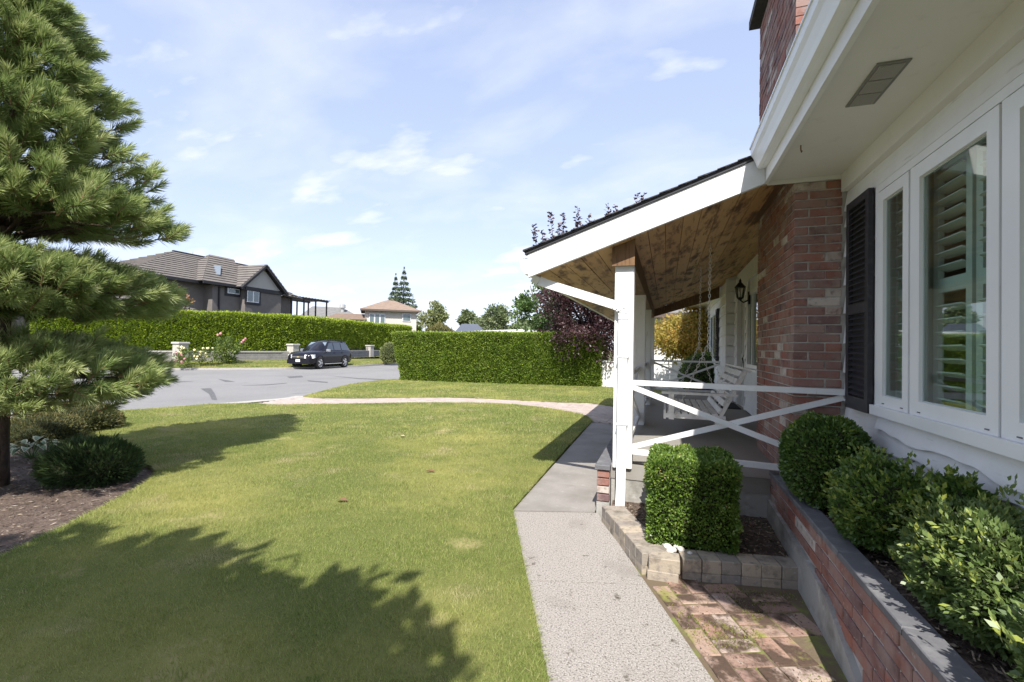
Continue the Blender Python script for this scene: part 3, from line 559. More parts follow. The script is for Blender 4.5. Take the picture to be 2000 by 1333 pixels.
MB().tube([(lx, ly, lz+0.05), (lx, ly, lz+0.06), (lx, ly, lz+0.11), (lx, ly, lz+0.14), (lx, ly, lz+0.16), (lx, ly, lz+0.20)], [0.085, 0.085, 0.045, 0.018, 0.022, 0.004], 10).build('cap', m_black, lant)
MB().tube([(lx, ly, lz-0.1), (lx, ly, lz-0.02)], 0.018, 8).build('bulb', M('bulb_white', (0.8, 0.8, 0.75), 0.3), lant)

# ------------------------------------------------------------------ brick chimney
chim = empty('brick_chimney', (1.1, 4.7, FLZ), 'tall weathered red brick chimney rising past the porch ceiling and eave', 'chimney')
CX0, CX1, CY0, CY1, CZ1 = 0.905, 2.15, 3.975, 5.43, 4.885
MB().box(CX0+0.008, CX1, CY0+0.008, CY1-0.008, FLZ-0.4, CZ1).build('core', m_mortar, chim)
CH = 0.0672; BL = 0.2025
bmesh_cache = {}
def brickmesh(lx_, ly_, h=CH-0.010):
    k = (round(lx_, 3), round(ly_, 3), round(h, 3))
    if k not in bmesh_cache:
        me = MB().box(0, lx_, 0, ly_, 0, h).mesh('brick'); bm = bmesh.new(); bm.from_mesh(me); bmesh.ops.bevel(bm, geom=bm.edges[:], offset=0.0035, segments=1, affect='EDGES'); bm.to_mesh(me); bm.free()
        me.materials.append(m_brick); bmesh_cache[k] = me
    return bmesh_cache[k]
far_b = MB()
def lay(x, y, z, lx_, ly_, single, parent=chim, h=CH-0.010):
    jx = rnd.uniform(-0.003, 0.003); jy = rnd.uniform(-0.003, 0.003)
    if single:
        o = link('brick', brickmesh(lx_, ly_, h), None, parent, (0, 0, 0)); o.matrix_parent_inverse = parent.matrix_basis.inverted(); o.location = (x+jx, y+jy, z)
    else: far_b.box(x+jx, x+lx_+jx, y+jy, y+ly_+jy, z, z+h)
nc = int((CZ1-FLZ)/CH)
for c in range(nc):
    z = FLZ+0.003+c*CH; low = z < 2.72; odd = c % 2
    # corner + front face (bricks facing the viewer)
    if odd:
        lay(CX0, CY0, z, 0.203, 0.092, low); lay(CX0+0.213, CY0, z, 0.10, 0.092, low); ys = CY0+0.102
    else:
        lay(CX0, CY0, z, 0.092, 0.203, low); lay(CX0+0.102, CY0, z, 0.203, 0.092, low); ys = CY0+0.213
    if z > 2.9:
        x = CX0+0.323
        while x < CX1-0.1: lay(x, CY0, z, 0.203, 0.092, False); x += 0.213
    y = ys
    while y < CY1-0.03:
        ln = min(0.203, CY1-y); lay(CX0, y, z, 0.092, ln, low and y < 5.0); y += 0.213
    # far face
    if z > 3.4:
        x = CX0+0.1
        while x < CX1-0.2: lay(x, CY1-0.092, z, 0.203, 0.09, False); x += 0.213
tag(far_b.build('upper_brickwork', m_brick, chim), kind='stuff')
MB().cham(CX0-0.10, CX1+0.1, CY0-0.10, CY1+0.05, CZ1+0.003, CZ1+0.11, 0.02).build('cap_slab', M('dark_chimney_cap', (0.06, 0.06, 0.058), 0.9, [(10, (0.10, 0.10, 0.095), 0.5, 0.7)], (40, 0.6, 0.01)), chim)
MB().tube([(1.5, 4.7, CZ1+0.11), (1.5, 4.7, CZ1+0.45)], 0.12, 14).build('flue', M('clay_flue', (0.3, 0.15, 0.1), 0.8), chim)

# ------------------------------------------------------------------ front porch
porch = empty('front_porch', (0, 7.6, 0), 'covered front porch with white posts, brown plank ceiling and concrete floor', 'porch')
PY0, PY1 = 3.90, 11.25
cz = lambda x: 2.704-(0.706-x)*0.351                        # underside of the ceiling
MB().box(-0.45, XE+0.02, 4.10, PY1, 0.30, FLZ).build('floor_slab', m_floor, porch)
MB().box(-0.445, 0.895, 4.108, 4.25, -0.1, 0.298).box(-0.445, -0.3, 4.25, PY1, -0.1, 0.298).build('foundation', m_found, porch)
ceil = MB().hexa([(-1.13, PY0+0.045, cz(-1.13)+0.02), (1.0, PY0+0.045, cz(1.0)+0.02), (1.0, PY1, cz(1.0)+0.02), (-1.13, PY1, cz(-1.13)+0.02)]+[(-1.13, PY0+0.045, cz(-1.13)+0.03), (1.0, PY0+0.045, cz(1.0)+0.03), (1.0, PY1, cz(1.0)+0.03), (-1.13, PY1, cz(-1.13)+0.03)]).build('ceiling', m_beam, porch)
MB().hexa([(1.0, CY1+0.01, cz(1.0)+0.02), (XE+0.05, CY1+0.01, cz(XE+0.05)+0.02), (XE+0.05, PY1, cz(XE+0.05)+0.02), (1.0, PY1, cz(1.0)+0.02), (1.0, CY1+0.01, cz(1.0)+0.03), (XE+0.05, CY1+0.01, cz(XE+0.05)+0.03), (XE+0.05, PY1, cz(XE+0.05)+0.03), (1.0, PY1, cz(1.0)+0.03)]).build('ceiling_backing', m_beam, porch)
pw = 0.139; x = -1.13; k = 0
while x < 1.28:
    x1 = x+pw-0.006; ycut = PY0+0.045; segs = [(PY0+0.045, PY1)]
    if x1 > 0.895: segs = [(CY1+0.01, PY1)]
    elif x1 > 0.70: segs = [(3.975, PY1)]
    cut = rnd.uniform(5.2, 9.5)
    for a, b in segs:
        for q0, q1 in ((a, min(b, max(a+0.3, cut-0.0015))), (max(a+0.3, cut+0.0015), b)):
            dz = rnd.uniform(0, 0.003)
            MB().hexa([(x, q0, cz(x)+dz), (x1, q0, cz(x1)+dz), (x1, q1, cz(x1)+dz), (x, q1, cz(x)+dz), (x, q0, cz(x)+0.018), (x1, q0, cz(x1)+0.018), (x1, q1, cz(x1)+0.018), (x, q1, cz(x)+0.018)]).build('plank', m_wood, ceil)
    x += pw; k += 1
# beam on the posts
def zbeam(x): return cz(x)-0.002
MB().hexa([(-0.43, 4.06, 2.148), (-0.275, 4.06, 2.148), (-0.275, PY1-0.05, 2.148), (-0.43, PY1-0.05, 2.148), (-0.43, 4.06, zbeam(-0.43)), (-0.275, 4.06, zbeam(-0.275)), (-0.275, PY1-0.05, zbeam(-0.275)), (-0.43, PY1-0.05, zbeam(-0.43))]).build('beam', m_beam, porch)
MB().hexa([(-0.455, 4.030, 2.135), (-0.265, 4.030, 2.135), (-0.265, 4.057, 2.135), (-0.455, 4.057, 2.135), (-0.455, 4.030, zbeam(-0.455)), (-0.265, 4.030, zbeam(-0.265)), (-0.265, 4.057, zbeam(-0.265)), (-0.455, 4.057, zbeam(-0.455))]).build('beam_end_board', M('end_grain_wood', (0.19, 0.105, 0.05), 0.6, [(30, (0.07, 0.04, 0.022), 0.5, 0.68, (2, 1, 0.15)), (8, (0.30, 0.20, 0.10), 0.6, 0.75)], (40, 0.3, 0.003, (1, 1, 0.15))), porch)
MB().hexa([(-0.43, PY1-0.08, 2.148), (1.1, PY1-0.08, 2.60), (1.1, PY1, 2.60), (-0.43, PY1, 2.148), (-0.43, PY1-0.08, zbeam(-0.43)), (1.1, PY1-0.08, cz(1.1)), (1.1, PY1, cz(1.1)), (-0.43, PY1, zbeam(-0.43))]).build('end_beam', m_beam, porch)
for i, y in enumerate((4.07, 6.36, 8.72, 10.98)):
    p = MB().box(-0.432, -0.272, y, y+0.16, FLZ-0.005 if i else 0.40, 2.147).mesh('post')
    bm = bmesh.new(); bm.from_mesh(p); bmesh.ops.bevel(bm, geom=[e for e in bm.edges if abs((e.verts[0].co-e.verts[1].co).z) > 1], offset=0.006, segments=2, affect='EDGES'); bm.to_mesh(p); bm.free()
    link('post', p, m_white, porch)
# rake fascia, shingles and edge
def slope_board(x0, x1, y0, y1, b0, t0, b1, t1): return MB().hexa([(x0, y0, b0), (x1, y0, b1), (x1, y1, b1), (x0, y1, b0), (x0, y0, t0), (x1, y0, t1), (x1, y1, t1), (x0, y1, t0)])
zt = lambda x: cz(x)+0.205                                  # top of the rake board
slope_board(-1.17, 0.693, PY0, PY0+0.04, cz(-1.17)-0.003, zt(-1.17), cz(0.693)-0.003, zt(0.693)).build('rake_board', m_white, porch)
slope_board(-1.20, 0.66, PY0-0.012, PY0+0.04, zt(-1.20)+0.002, zt(-1.20)+0.022, zt(0.66)+0.002, zt(0.66)+0.022).build('drip_edge', M('dark_drip_edge', (0.05, 0.05, 0.058), 0.4), porch)
roof = slope_board(-1.20, 0.62, PY0-0.02, PY1+0.2, zt(-1.2)+0.023, zt(-1.2)+0.033, zt(0.62)+0.023, zt(0.62)+0.033).build('roof', m_shingle, porch)
ns = 13
for i in range(ns):
    a = -1.215+i*0.143; b = a+0.20; rise = 0.034
    slope_board(a, min(b, 0.63), PY0-0.03, PY1+0.2, zt(a)+rise, zt(a)+rise+0.012+rnd.uniform(0, .004), zt(min(b, 0.63))+rise, zt(min(b, 0.63))+rise+0.003).build('shingle_course', m_shingle, roof)
MB().prism([(-1.20, cz(-1.17)+0.17), (-1.17, cz(-1.17)+0.17), (-1.17, cz(-1.17)+0.03), (-1.21, cz(-1.17)+0.03), (-1.245, cz(-1.17)+0.09), (-1.26, cz(-1.17)+0.17)], 'y', PY0+0.02, PY1).build('gutter', m_vinyl, porch)
# downspout
ds = MB(); zc = 1.775
def rtube(m, pts, w, d):                                    # rectangular pipe through points in a plane y = const, keeps its width
    for a, b in zip(pts[:-1], pts[1:]): m.bar(a, b, d, w, up=(1, 0, 0.001) if abs(a[0]-b[0]) < 0.05 else (0, 0, 1))
    return m
dy = 4.035
rtube(ds, [(-1.15, dy-0.04, 2.06), (-1.10, dy-0.02, 2.025), (-1.05, dy, 2.005), (-0.43, dy, 1.80), (-0.395, dy, 1.782), (-0.365, dy, 1.755), (-0.352, dy, 1.715), (-0.352, dy-0.012, 1.67), (-0.354, dy-0.014, 0.26), (-0.358, dy-0.05, 0.045)], 0.076, 0.052)
dso = ds.build('downspout', m_vinyl, porch)
for k in range(7):
    a = R_(20+k*11); cxx, czz = -0.405, 1.70
    MB().bar((cxx+0.045*math.cos(a), dy-0.028, czz+0.045*math.sin(a)), (cxx+0.088*math.cos(a), dy-0.028, czz+0.098*math.sin(a)), 0.006, 0.006, up=(0, 1, 0)).build('crimp', m_vinyl, dso)
for z in (1.35, 0.78): MB().box(-0.398, -0.306, dy-0.045, dy+0.036, z, z+0.012).build('strap', m_white, dso)
MB().box(-0.315, -0.400, dy-0.14, dy+0.02, 0.0, 0.045).build('splash_block', m_found, porch)
# railings: front X, street-side X bays, far end X
def xrail(p0, p1, z0, z1, parent, s=0.042, wob=0.0):
    p0 = Vector((p0[0], p0[1], 0)); p1 = Vector((p1[0], p1[1], 0)); up = Vector((0, 0, 1)); n = (p1-p0).normalized().cross(up)*0.012
    r = MB().bar(p0+up*z1, p1+up*z1, s, s).build('railing', m_white, parent)
    MB().bar(p0+up*z0, p1+up*z0, s, s).build('bottom_rail', m_white, r)
    MB().bar(p0+up*(z1-s*0.9)+n, p1+up*(z0+s*0.9)+n, s*0.55, s).build('brace', m_white, r)
    MB().bar(p0+up*(z0+s*0.9)-n, p1+up*(z1-s*0.9)-n, s*0.55, s).build('brace', m_white, r)
    return r
xrail((-0.271, 4.10), (1.218, 3.925), 0.545, 1.135, porch)
for a, b in ((4.235, 6.355), (6.525, 8.715), (8.885, 10.975)): xrail((-0.352, a), (-0.352, b), 0.52, 1.17, porch)
xrail((-0.271, 11.06), (XF-0.02, 11.06), 0.52, 1.17, porch)

# ------------------------------------------------------------------ porch swing
SW0, SW1 = 5.52, 7.02
swing = empty('porch_swing', (0.35, 6.27, 0.72), 'white slatted wooden bench swing hanging on chains over the porch floor', 'swing')
m_sw = M('swing_white_paint', (0.84, 0.84, 0.83), 0.5, [(12, (0.60, 0.60, 0.57), 0.5, 0.75)], (50, 0.2, 0.002))
seat = MB().box(0.0, 0.62, 6.25, 6.29, 0.655, 0.705).build('seat_support', m_sw, swing)
for y in (SW0, SW1-0.045): MB().box(0.0, 0.62, y, y+0.045, 0.655, 0.705).build('seat_support', m_sw, swing)
MB().box(-0.025, 0.0, SW0, SW1, 0.64, 0.735).build('front_rail', m_sw, swing)
for i in range(7): x = 0.015+i*0.078; MB().box(x, x+0.058, SW0-0.005, SW1+0.005, 0.7065, 0.725).build('seat_slat', m_sw, seat)
bd = Vector((0.24, 0, 0.50)).normalized(); b0 = Vector((0.57, 0, 0.70)); bn = Vector((-bd.z, 0, bd.x))
for y in (SW0+0.02, 6.02, 6.52, SW1-0.02): bko = MB().bar(b0+Vector((0, y, 0))-bd*0.10, b0+Vector((0, y, 0))+bd*0.56, 0.045, 0.035, up=bn).build('back_stile', m_sw, swing)
for i in range(6):
    p = b0+bd*(0.05+i*0.092)+bn*0.03; w = 0.062
    MB().bar(p+Vector((0, SW0-0.003, 0)), p+Vector((0, SW1+0.003, 0)), 0.018, w, up=bd).build('back_slat', m_sw, bko)
p = b0+bd*0.575; MB().bar(p+Vector((0, SW0-0.02, 0)), p+Vector((0, SW1+0.02, 0)), 0.09, 0.02, up=bd).build('top_rail', m_sw, bko)
for y in (SW0+0.02, SW1-0.02):
    MB().box(-0.05, 0.74, y-0.045, y+0.045, 0.925, 0.95).build('armrest', m_sw, swing)
    MB().box(0.03, 0.085, y-0.03, y+0.03, 0.64, 0.924).build('arm_post', m_sw, swing)
def ringlink(m, c, d, side, L=0.045, Wd=0.024, r=0.0042):
    c = Vector(c); pts = []
    for k in range(10):
        a = 2*math.pi*k/10; pts.append(c+d*(math.cos(a)*L/2)+side*(math.sin(a)*Wd/2))
    o = len(m.v); nrm = d.cross(side)
    for k in range(10):
        rad = (pts[k]-c).normalized()
        for j in range(4): b = math.pi/4+j*math.pi/2; m.v.append(tuple(pts[k]+rad*(r*math.cos(b))+nrm*(r*math.sin(b))))
    for k in range(10):
        for j in range(4): k2 = (k+1) % 10; j2 = (j+1) % 4; m.f.append((o+k*4+j, o+k2*4+j, o+k2*4+j2, o+k*4+j2))
def chain(a, b, parent):
    a = Vector(a); b = Vector(b); d = (b-a).normalized(); n = int((b-a).length/0.036); s1 = d.cross(Vector((0, 1, 0.2))).normalized(); s2 = d.cross(s1).normalized(); m = MB()
    for i in range(n): ringlink(m, a+(b-a)*((i+0.5)/n), d, s1 if i % 2 else s2)
    o = m.build('chain', m_steel, parent); return o
for y in (SW0+0.02, SW1-0.02):
    kx, kz = 0.437, 1.50; yy = y-0.03 if y < 6 else y+0.03
    chain((kx+0.01, yy, cz(kx)-0.02), (kx, yy, kz), swing); chain((kx, yy, kz), (0.10, yy, 0.70), swing); chain((kx, yy, kz), (0.64, yy, 0.86), swing)
    MB().tube([(kx+0.01, yy, cz(kx)), (kx+0.01, yy, cz(kx)-0.03)], 0.006, 6).build('ceiling_hook', m_steel, swing)
MB().box(0.72, 1.22, 8.75, 9.65, FLZ+0.002, FLZ+0.016).build('doormat', M('doormat_dark', (0.03, 0.03, 0.032), 0.95, bump=(80, 0.8, 0.01))); tag(bpy.data.objects['doormat'], 'dark doormat on the porch floor before the front door', 'doormat')

# ------------------------------------------------------------------ low brick wall by the post, brick planter, block edging, brick paving
lw = empty('low_brick_wall', (-0.5, 4.1, 0), 'narrow low brick wall capped with grey stone along the walk', 'low wall')
MB().box(-0.545, -0.452, 4.06, 9.0, -0.1, 0.365).build('core', m_found, lw)
MB().box(-0.560, -0.450, 4.03, 4.058, -0.1, 0.105).build('footing', m_found, lw)
for i in range(4):
    for j in range(9): 
        o = link('brick', brickmesh(0.104, 0.203, 0.058), None, lw, (0, 0, 0)); o.matrix_parent_inverse = lw.matrix_basis.inverted(); o.location = (-0.558+rnd.uniform(-.002, .002), 4.025+j*0.214+rnd.uniform(-.003, .003), 0.112+i*0.0675)
for j in range(6): MB().cham(-0.575, -0.447, 4.01+j*0.62, 4.01+j*0.62+0.614, 0.384, 0.424, 0.006).build('coping', m_coping, lw)
PX = 0.785
pl = empty('brick_planter', (0.9, 2.6, 0), 'long raised brick planter with grey coping under the window', 'planter')
ft = MB()
fp = [(4.10, 0.262), (3.2, 0.235), (2.7, 0.205), (2.3, 0.05), (0.7, -0.02)]
for (ya, za), (yb, zb_) in zip(fp[:-1], fp[1:]): ft.hexa([(PX-0.022, yb, -0.2), (PX+0.06, yb, -0.2), (PX+0.06, ya, -0.2), (PX-0.022, ya, -0.2), (PX-0.022, yb, zb_), (PX+0.06, yb, zb_), (PX+0.06, ya, za), (PX-0.022, ya, za)])
ft.build('footing', m_found, pl)
MB().box(PX+0.008, PX+0.09, 0.7, 4.10, -0.1, 0.452).build('core', m_mortar, pl)
for c in range(7):
    z = 0.453-(c+1)*0.0672; y = 0.72-(0.1 if c % 2 else 0)
    while y < 4.09:
        ln = min(0.203, 4.095-y); mid = y+ln/2; fz = np.interp(mid, [q[0] for q in fp[::-1]], [q[1] for q in fp[::-1]])
        if z+0.03 > fz and ln > 0.03 and y > 0.69:
            o = link('brick', brickmesh(0.09, ln), None, pl, (0, 0, 0)); o.matrix_parent_inverse = pl.matrix_basis.inverted(); o.location = (PX+rnd.uniform(-.003, .003), y+rnd.uniform(-.003, .003), z)
        y += 0.2125
y = 0.7
while y < 4.05:
    y1 = min(y+0.62, 4.10); MB().cham(PX-0.012, PX+0.092, y, y1-0.006, 0.457, 0.487, 0.004).build('coping', m_coping, pl); y = y1
bmv = []
def bumpy(name, x0, x1, y0, y1, zf_, nx, ny, mat, parent=None, kind=None):
    m = MB()
    for i in range(nx+1):
        for j in range(ny+1): x = x0+(x1-x0)*i/nx; y = y0+(y1-y0)*j/ny; m.v.append((x, y, zf_(x, y)))
    for i in range(nx):
        for j in range(ny): a = i*(ny+1)+j; m.f.append((a, a+ny+1, a+ny+2, a+1))
    o = m.build(name, mat, parent, True)
    if kind: o['kind'] = kind
    return o
bumpy('planter_soil', PX+0.09, XW+0.02, 0.7, 4.0, lambda x, y: 0.452+0.02*noise.noise(Vector((x*9, y*9, 0))), 16, 90, m_soil, None, 'structure')
MB().box(PX, XW+0.02, 0.66, 0.70, -0.2, 0.47).build('end_wall', m_brick, pl)
# block edging
ed = empty('block_edging', (0.1, 3.1, 0), 'two low courses of tan concrete blocks edging the small bed', 'edging')
def blockm(a, b, h): 
    k = ('blk', round(a, 3), round(b, 3)); 
    if k not in bmesh_cache:
        me = MB().box(-a/2, a/2, -b/2, b/2, 0, h).mesh('block'); bm = bmesh.new(); bm.from_mesh(me); bmesh.ops.bevel(bm, geom=bm.edges[:], offset=0.004, segments=1, affect='EDGES'); bm.to_mesh(me); bm.free(); me.materials.append(m_block); bmesh_cache[k] = me
    return bmesh_cache[k]
def block(x, y, z, a, b, h, ang):
    o = link('block', blockm(a, b, h), None, ed, (0, 0, 0)); o.matrix_parent_inverse = ed.matrix_basis.inverted(); o.location = (x, y, z); o.rotation_euler = (rnd.uniform(-.015, .015), rnd.uniform(-.015, .015), ang+rnd.uniform(-.02, .02))
ra, rb_ = np.array([-0.485, 3.86]), np.array([-0.125, 3.06])
for lev, z in enumerate((-0.035, 0.046)):
    n = 8; dv = (rb_-ra); an = math.atan2(dv[1], dv[0]); nrm_ = np.array([-dv[1], dv[0]])/np.linalg.norm(dv)
    for i in range(n):
        c = ra+dv*((i+0.5)/n)+nrm_*0.085; block(c[0], c[1], z, np.linalg.norm(dv)/n-0.004, 0.185, 0.084, an)
block(0.0, 3.075, 0.046, 0.185, 0.115, 0.084, 0.04); block(-0.01, 3.07, -0.035, 0.185, 0.115, 0.084, 0.04)
q0, q1 = np.array([0.095, 3.075]), np.array([0.775, 3.205])
for lev, z in enumerate((-0.035, 0.046)):
    n = 6; dv = q1-q0
    for i in range(n):
        c = q0+dv*((i+0.5)/n)+np.array([0, 0.07]); block(c[0], c[1], z, 0.112, 0.15, 0.08, math.atan2(dv[1], dv[0]))
sheet('small_bed_soil', [(-0.43, 4.11), (-0.42, 3.85), (-0.06, 3.12), (0.78, 3.28), (0.78, 4.11)], m_soil, z=0.10, zf=lambda x, y: 0.015*noise.noise(Vector((x*6, y*6, 0))), kind='structure')
for i, (x, y, s) in enumerate([(0.02, 3.21, .03), (0.05, 3.17, .028), (0.035, 3.15, .024), (0.10, 3.20, .026), (0.005, 3.24, .02), (0.155, 3.165, .017), (0.075, 3.235, .018)]):
    me = bpy.data.meshes.new('pebble'); bm = bmesh.new(); bmesh.ops.create_icosphere(bm, subdivisions=2, radius=s)
    for v in bm.verts: v.co = v.co*(1+0.25*noise.noise(v.co*30+Vector((i*5, 0, 0)))); v.co.z *= 0.6
    bm.to_mesh(me); bm.free(); me.shade_smooth()
    tag(link('pebble', me, M('white_pebble', (0.62, 0.59, 0.54), 0.7, [(20, (0.45, 0.42, 0.38), 0.5, 0.7)]), None, (x, y, 0.125+s*0.3), (0, 0, i)), 'pale pebble in the corner of the block-edged bed', 'pebble', 'pale pebbles by the block edging')
# brick paving between the walk and the planter
pave_poly = [(-0.12, 3.03), (0.775, 3.165), (0.765, 0.7), (0.86, 0.62), (0.24, 2.13)]
pave_poly = [(-0.11, 3.02), (0.772, 3.165), (0.765, 0.85)]
pv_st = sheet('brick_paving', [(-0.30, 3.45), (0.78, 3.3), (0.775, 0.7)], m_pavej, z=-0.007, zf=lambda x, y: 0, kind='structure')
ev = np.array([0.38, -0.925]); nv = np.array([0.925, 0.38]); og = np.array([-0.115, 3.03])
pbm = {}
def pbrick(a, b):
    k = (round(a, 3), round(b, 3))
    if k not in pbm:
        me = MB().box(-a/2, a/2, -b/2, b/2, -0.04, 0).mesh('brick'); bm = bmesh.new(); bm.from_mesh(me); bmesh.ops.bevel(bm, geom=[e for e in bm.edges if e.verts[0].co.z > -0.01 or e.verts[1].co.z > -0.01], offset=0.004, segments=1, affect='EDGES'); bm.to_mesh(me); bm.free(); me.materials.append(m_paveb); pbm[k] = me
    return pbm[k]
def putb(s, t, a, b):
    c = og+ev*s+nv*t
    if c[0]+0.02 > 0.74 or c[1] > 3.0+0.16*(c[0]+0.1) or c[1] < 0.8: return
    o = link('brick', pbrick(a, b), None, pv_st, (0, 0, 0)); o.location = (c[0], c[1], rnd.uniform(-0.004, 0.002)); o.rotation_euler = (rnd.uniform(-.012, .012), rnd.uniform(-.012, .012), math.atan2(ev[1], ev[0])+rnd.uniform(-.03, .03))
for i in range(14): putb(-0.2+i*0.21, 0.055, 0.2, 0.095)     # soldier border along the walk
for i in range(-4, 14):
    for j in range(0, 7):
        s = i*0.208; t = 0.11+j*0.208
        if (i+j) % 2:
            putb(s+0.05, t+0.1, 0.095, 0.198); putb(s+0.153, t+0.1, 0.095, 0.198)
        else:
            putb(s+0.1, t+0.05, 0.198, 0.095); putb(s+0.1, t+0.153, 0.198, 0.095)
# moss tufts and litter in the paving joints
n = 12000; P = np.column_stack([RNG.uniform(-0.1, 0.76, n), RNG.uniform(1.2, 3.15, n)]); P = P[inpoly(P, [(-0.08, 3.0), (0.76, 3.13), (0.76, 0.95)])]
mk = np.array([noise.noise(Vector((p[0]*3.1+4, p[1]*3.1, 0.4))) > 0.12 for p in P]); P = P[mk]
tag(link('paving_moss', leafmesh('paving_moss', np.column_stack([P, np.full(len(P), -0.004)]), np.tile([0, 0, 1.0], (len(P), 1)), 0.014, 0.0045, 1.0), LEAF('moss', [(0, (0.11, 0.14, 0.025)), (0.6, (0.21, 0.23, 0.045)), (1, (0.32, 0.30, 0.08))], 0.3)), 'yellow-green moss and weeds growing in the brick paving', 'moss', kind='stuff')

# ------------------------------------------------------------------ clipped shrubs near the house
def box_surface(n, x0, x1, y0, y1, z0, z1, rad=0.06):
    """points and normals on a rounded box without its base"""
    c = np.array([(x0+x1)/2, (y0+y1)/2, (z0+z1)/2]); h = np.array([(x1-x0)/2, (y1-y0)/2, (z1-z0)/2])
    ar = np.array([h[1]*h[2]]*2+[h[0]*h[2]]*2+[h[0]*h[1]]); f = RNG.choice(5, n, p=ar/ar.sum()); p = RNG.uniform(-1, 1, (n, 3))
    for i, (ax, sg) in enumerate([(0, -1), (0, 1), (1, -1), (1, 1), (2, 1)]): p[f == i, ax] = sg
    p = p*h; inn = np.clip(p, -(h-rad), h-rad); d = unit(p-inn+1e-6); p = inn+d*rad
    return c+p, d
def core_box(name, x0, x1, y0, y1, z0, z1, mat, parent, amp=0.03, seg=10, top_in=0.0):
    bm = bmesh.new(); bmesh.ops.create_cube(bm, size=1); bmesh.ops.subdivide_edges(bm, edges=bm.edges[:], cuts=seg, use_grid_fill=True)
    for v in bm.verts:
        q = Vector((x0+(v.co.x+0.5)*(x1-x0), y0+(v.co.y+0.5)*(y1-y0), z0+(v.co.z+0.5)*(z1-z0))); v.co = q+Vector((fbm(q*5), fbm(q*5+Vector((9, 0, 0))), fbm(q*5+Vector((0, 9, 0)))))*amp
    me = bpy.data.meshes.new(name); bm.to_mesh(me); bm.free(); me.shade_smooth(); return link(name, me, mat, parent)
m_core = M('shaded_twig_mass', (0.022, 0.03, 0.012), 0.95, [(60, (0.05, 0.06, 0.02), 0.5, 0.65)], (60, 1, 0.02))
m_box = LEAF('boxwood_leaf', [(0, (0.06, 0.12, 0.022)), (0.5, (0.12, 0.205, 0.034)), (0.85, (0.21, 0.31, 0.05)), (0.97, (0.30, 0.37, 0.085)), (1, (0.34, 0.27, 0.12))], 0.3, 0.38, 0.5)
bx = empty('box_hedge', (0.17, 3.5, 0.1), 'square clipped boxwood hedge in the block-edged bed', 'hedge')
BX = (-0.105, 0.45, 3.22, 3.80, 0.105, 0.685)
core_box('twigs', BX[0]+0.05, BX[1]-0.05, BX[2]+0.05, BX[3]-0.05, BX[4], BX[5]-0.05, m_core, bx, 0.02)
P, Nn = box_surface(30000, *BX, rad=0.06)
w = np.array([fbm(p*7) for p in P]); P = P+Nn*(0.034*w-0.034*RNG.random(len(P)))[:, None]
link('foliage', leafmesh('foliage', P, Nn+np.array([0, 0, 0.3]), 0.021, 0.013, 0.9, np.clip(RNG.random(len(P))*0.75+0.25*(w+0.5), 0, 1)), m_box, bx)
def ball_bush(name, label, c, r, n, leaf, mat, jit=0.9, lump=0.06, frq=6, sprout=0, corecol=m_core, cut=-0.75):
    e = empty(name, (c[0], c[1], c[2]-r[2]), label, 'bush'); c = np.array(c); r = np.array(r)
    me = bpy.data.meshes.new('twigs'); bm = bmesh.new(); bmesh.ops.create_icosphere(bm, subdivisions=4, radius=1)
    for v in bm.verts:
        q = Vector(c)+Vector((v.co.x*r[0], v.co.y*r[1], max(v.co.z, cut)*r[2])); v.co = Vector(c)+(q-Vector(c))*(0.86+lump*1.5*fbm(q*frq))
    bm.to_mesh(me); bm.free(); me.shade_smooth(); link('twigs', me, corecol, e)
    u = rvec(n); u = u[u[:, 2] > cut]; P = c+u*r; w = np.array([fbm(p*frq) for p in P]); P = c+(P-c)*(0.97+lump*2*w-0.10*RNG.random(len(P)))[:, None]
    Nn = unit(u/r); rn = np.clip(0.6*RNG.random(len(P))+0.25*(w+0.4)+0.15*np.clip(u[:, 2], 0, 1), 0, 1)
    if sprout:                                             # loose twigs standing out of the outline
        ps = [P]; ns_ = [Nn]; rs_ = [rn]
        for k in range(sprout):
            i = RNG.integers(len(P)); 
            if u[i, 2] < -0.2: continue
            d = unit((Nn[i]+np.array([0, 0, 0.7])+0.5*RNG.normal(size=3))[None])[0]; L = RNG.uniform(0.04, 0.12); m_n = 16; t = RNG.random(m_n)
            ps.append(P[i]+d*(L*t)[:, None]+0.006*RNG.normal(size=(m_n, 3))); ns_.append(np.tile(d, (m_n, 1))); rs_.append(0.55+0.45*RNG.random(m_n))
        P = np.concatenate(ps); Nn = np.concatenate(ns_); rn = np.concatenate(rs_)
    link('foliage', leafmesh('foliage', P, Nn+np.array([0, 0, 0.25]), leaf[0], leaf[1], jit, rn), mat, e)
    return e
m_holly = LEAF('glossy_shrub_leaf', [(0, (0.05, 0.10, 0.022)), (0.5, (0.09, 0.165, 0.036)), (0.82, (0.19, 0.27, 0.05)), (1, (0.32, 0.37, 0.075))], 0.3, 0.35, 0.5)
m_holly2 = LEAF('olive_shrub_leaf', [(0, (0.065, 0.115, 0.034)), (0.5, (0.125, 0.19, 0.058)), (0.85, (0.20, 0.27, 0.085)), (1, (0.38, 0.42, 0.08))], 0.3, 0.4, 0.5)
ball_bush('ball_shrub', 'round clipped green bush at the chimney end of the brick planter', (0.955, 3.36, 0.735), (0.265, 0.30, 0.30), 15000, (0.024, 0.014), m_holly)
ball_bush('loose_shrub', 'loose dark green bush between the round bush and the olive bush', (1.02, 2.72, 0.66), (0.205, 0.34, 0.25), 12000, (0.025, 0.0125), m_holly, 0.9, 0.14, 5, 120)
ball_bush('olive_shrub', 'sprawling olive green bush in the near end of the brick planter', (1.05, 2.06, 0.64), (0.175, 0.34, 0.225), 13000, (0.025, 0.0125), m_holly2, 0.9, 0.14, 5, 120)
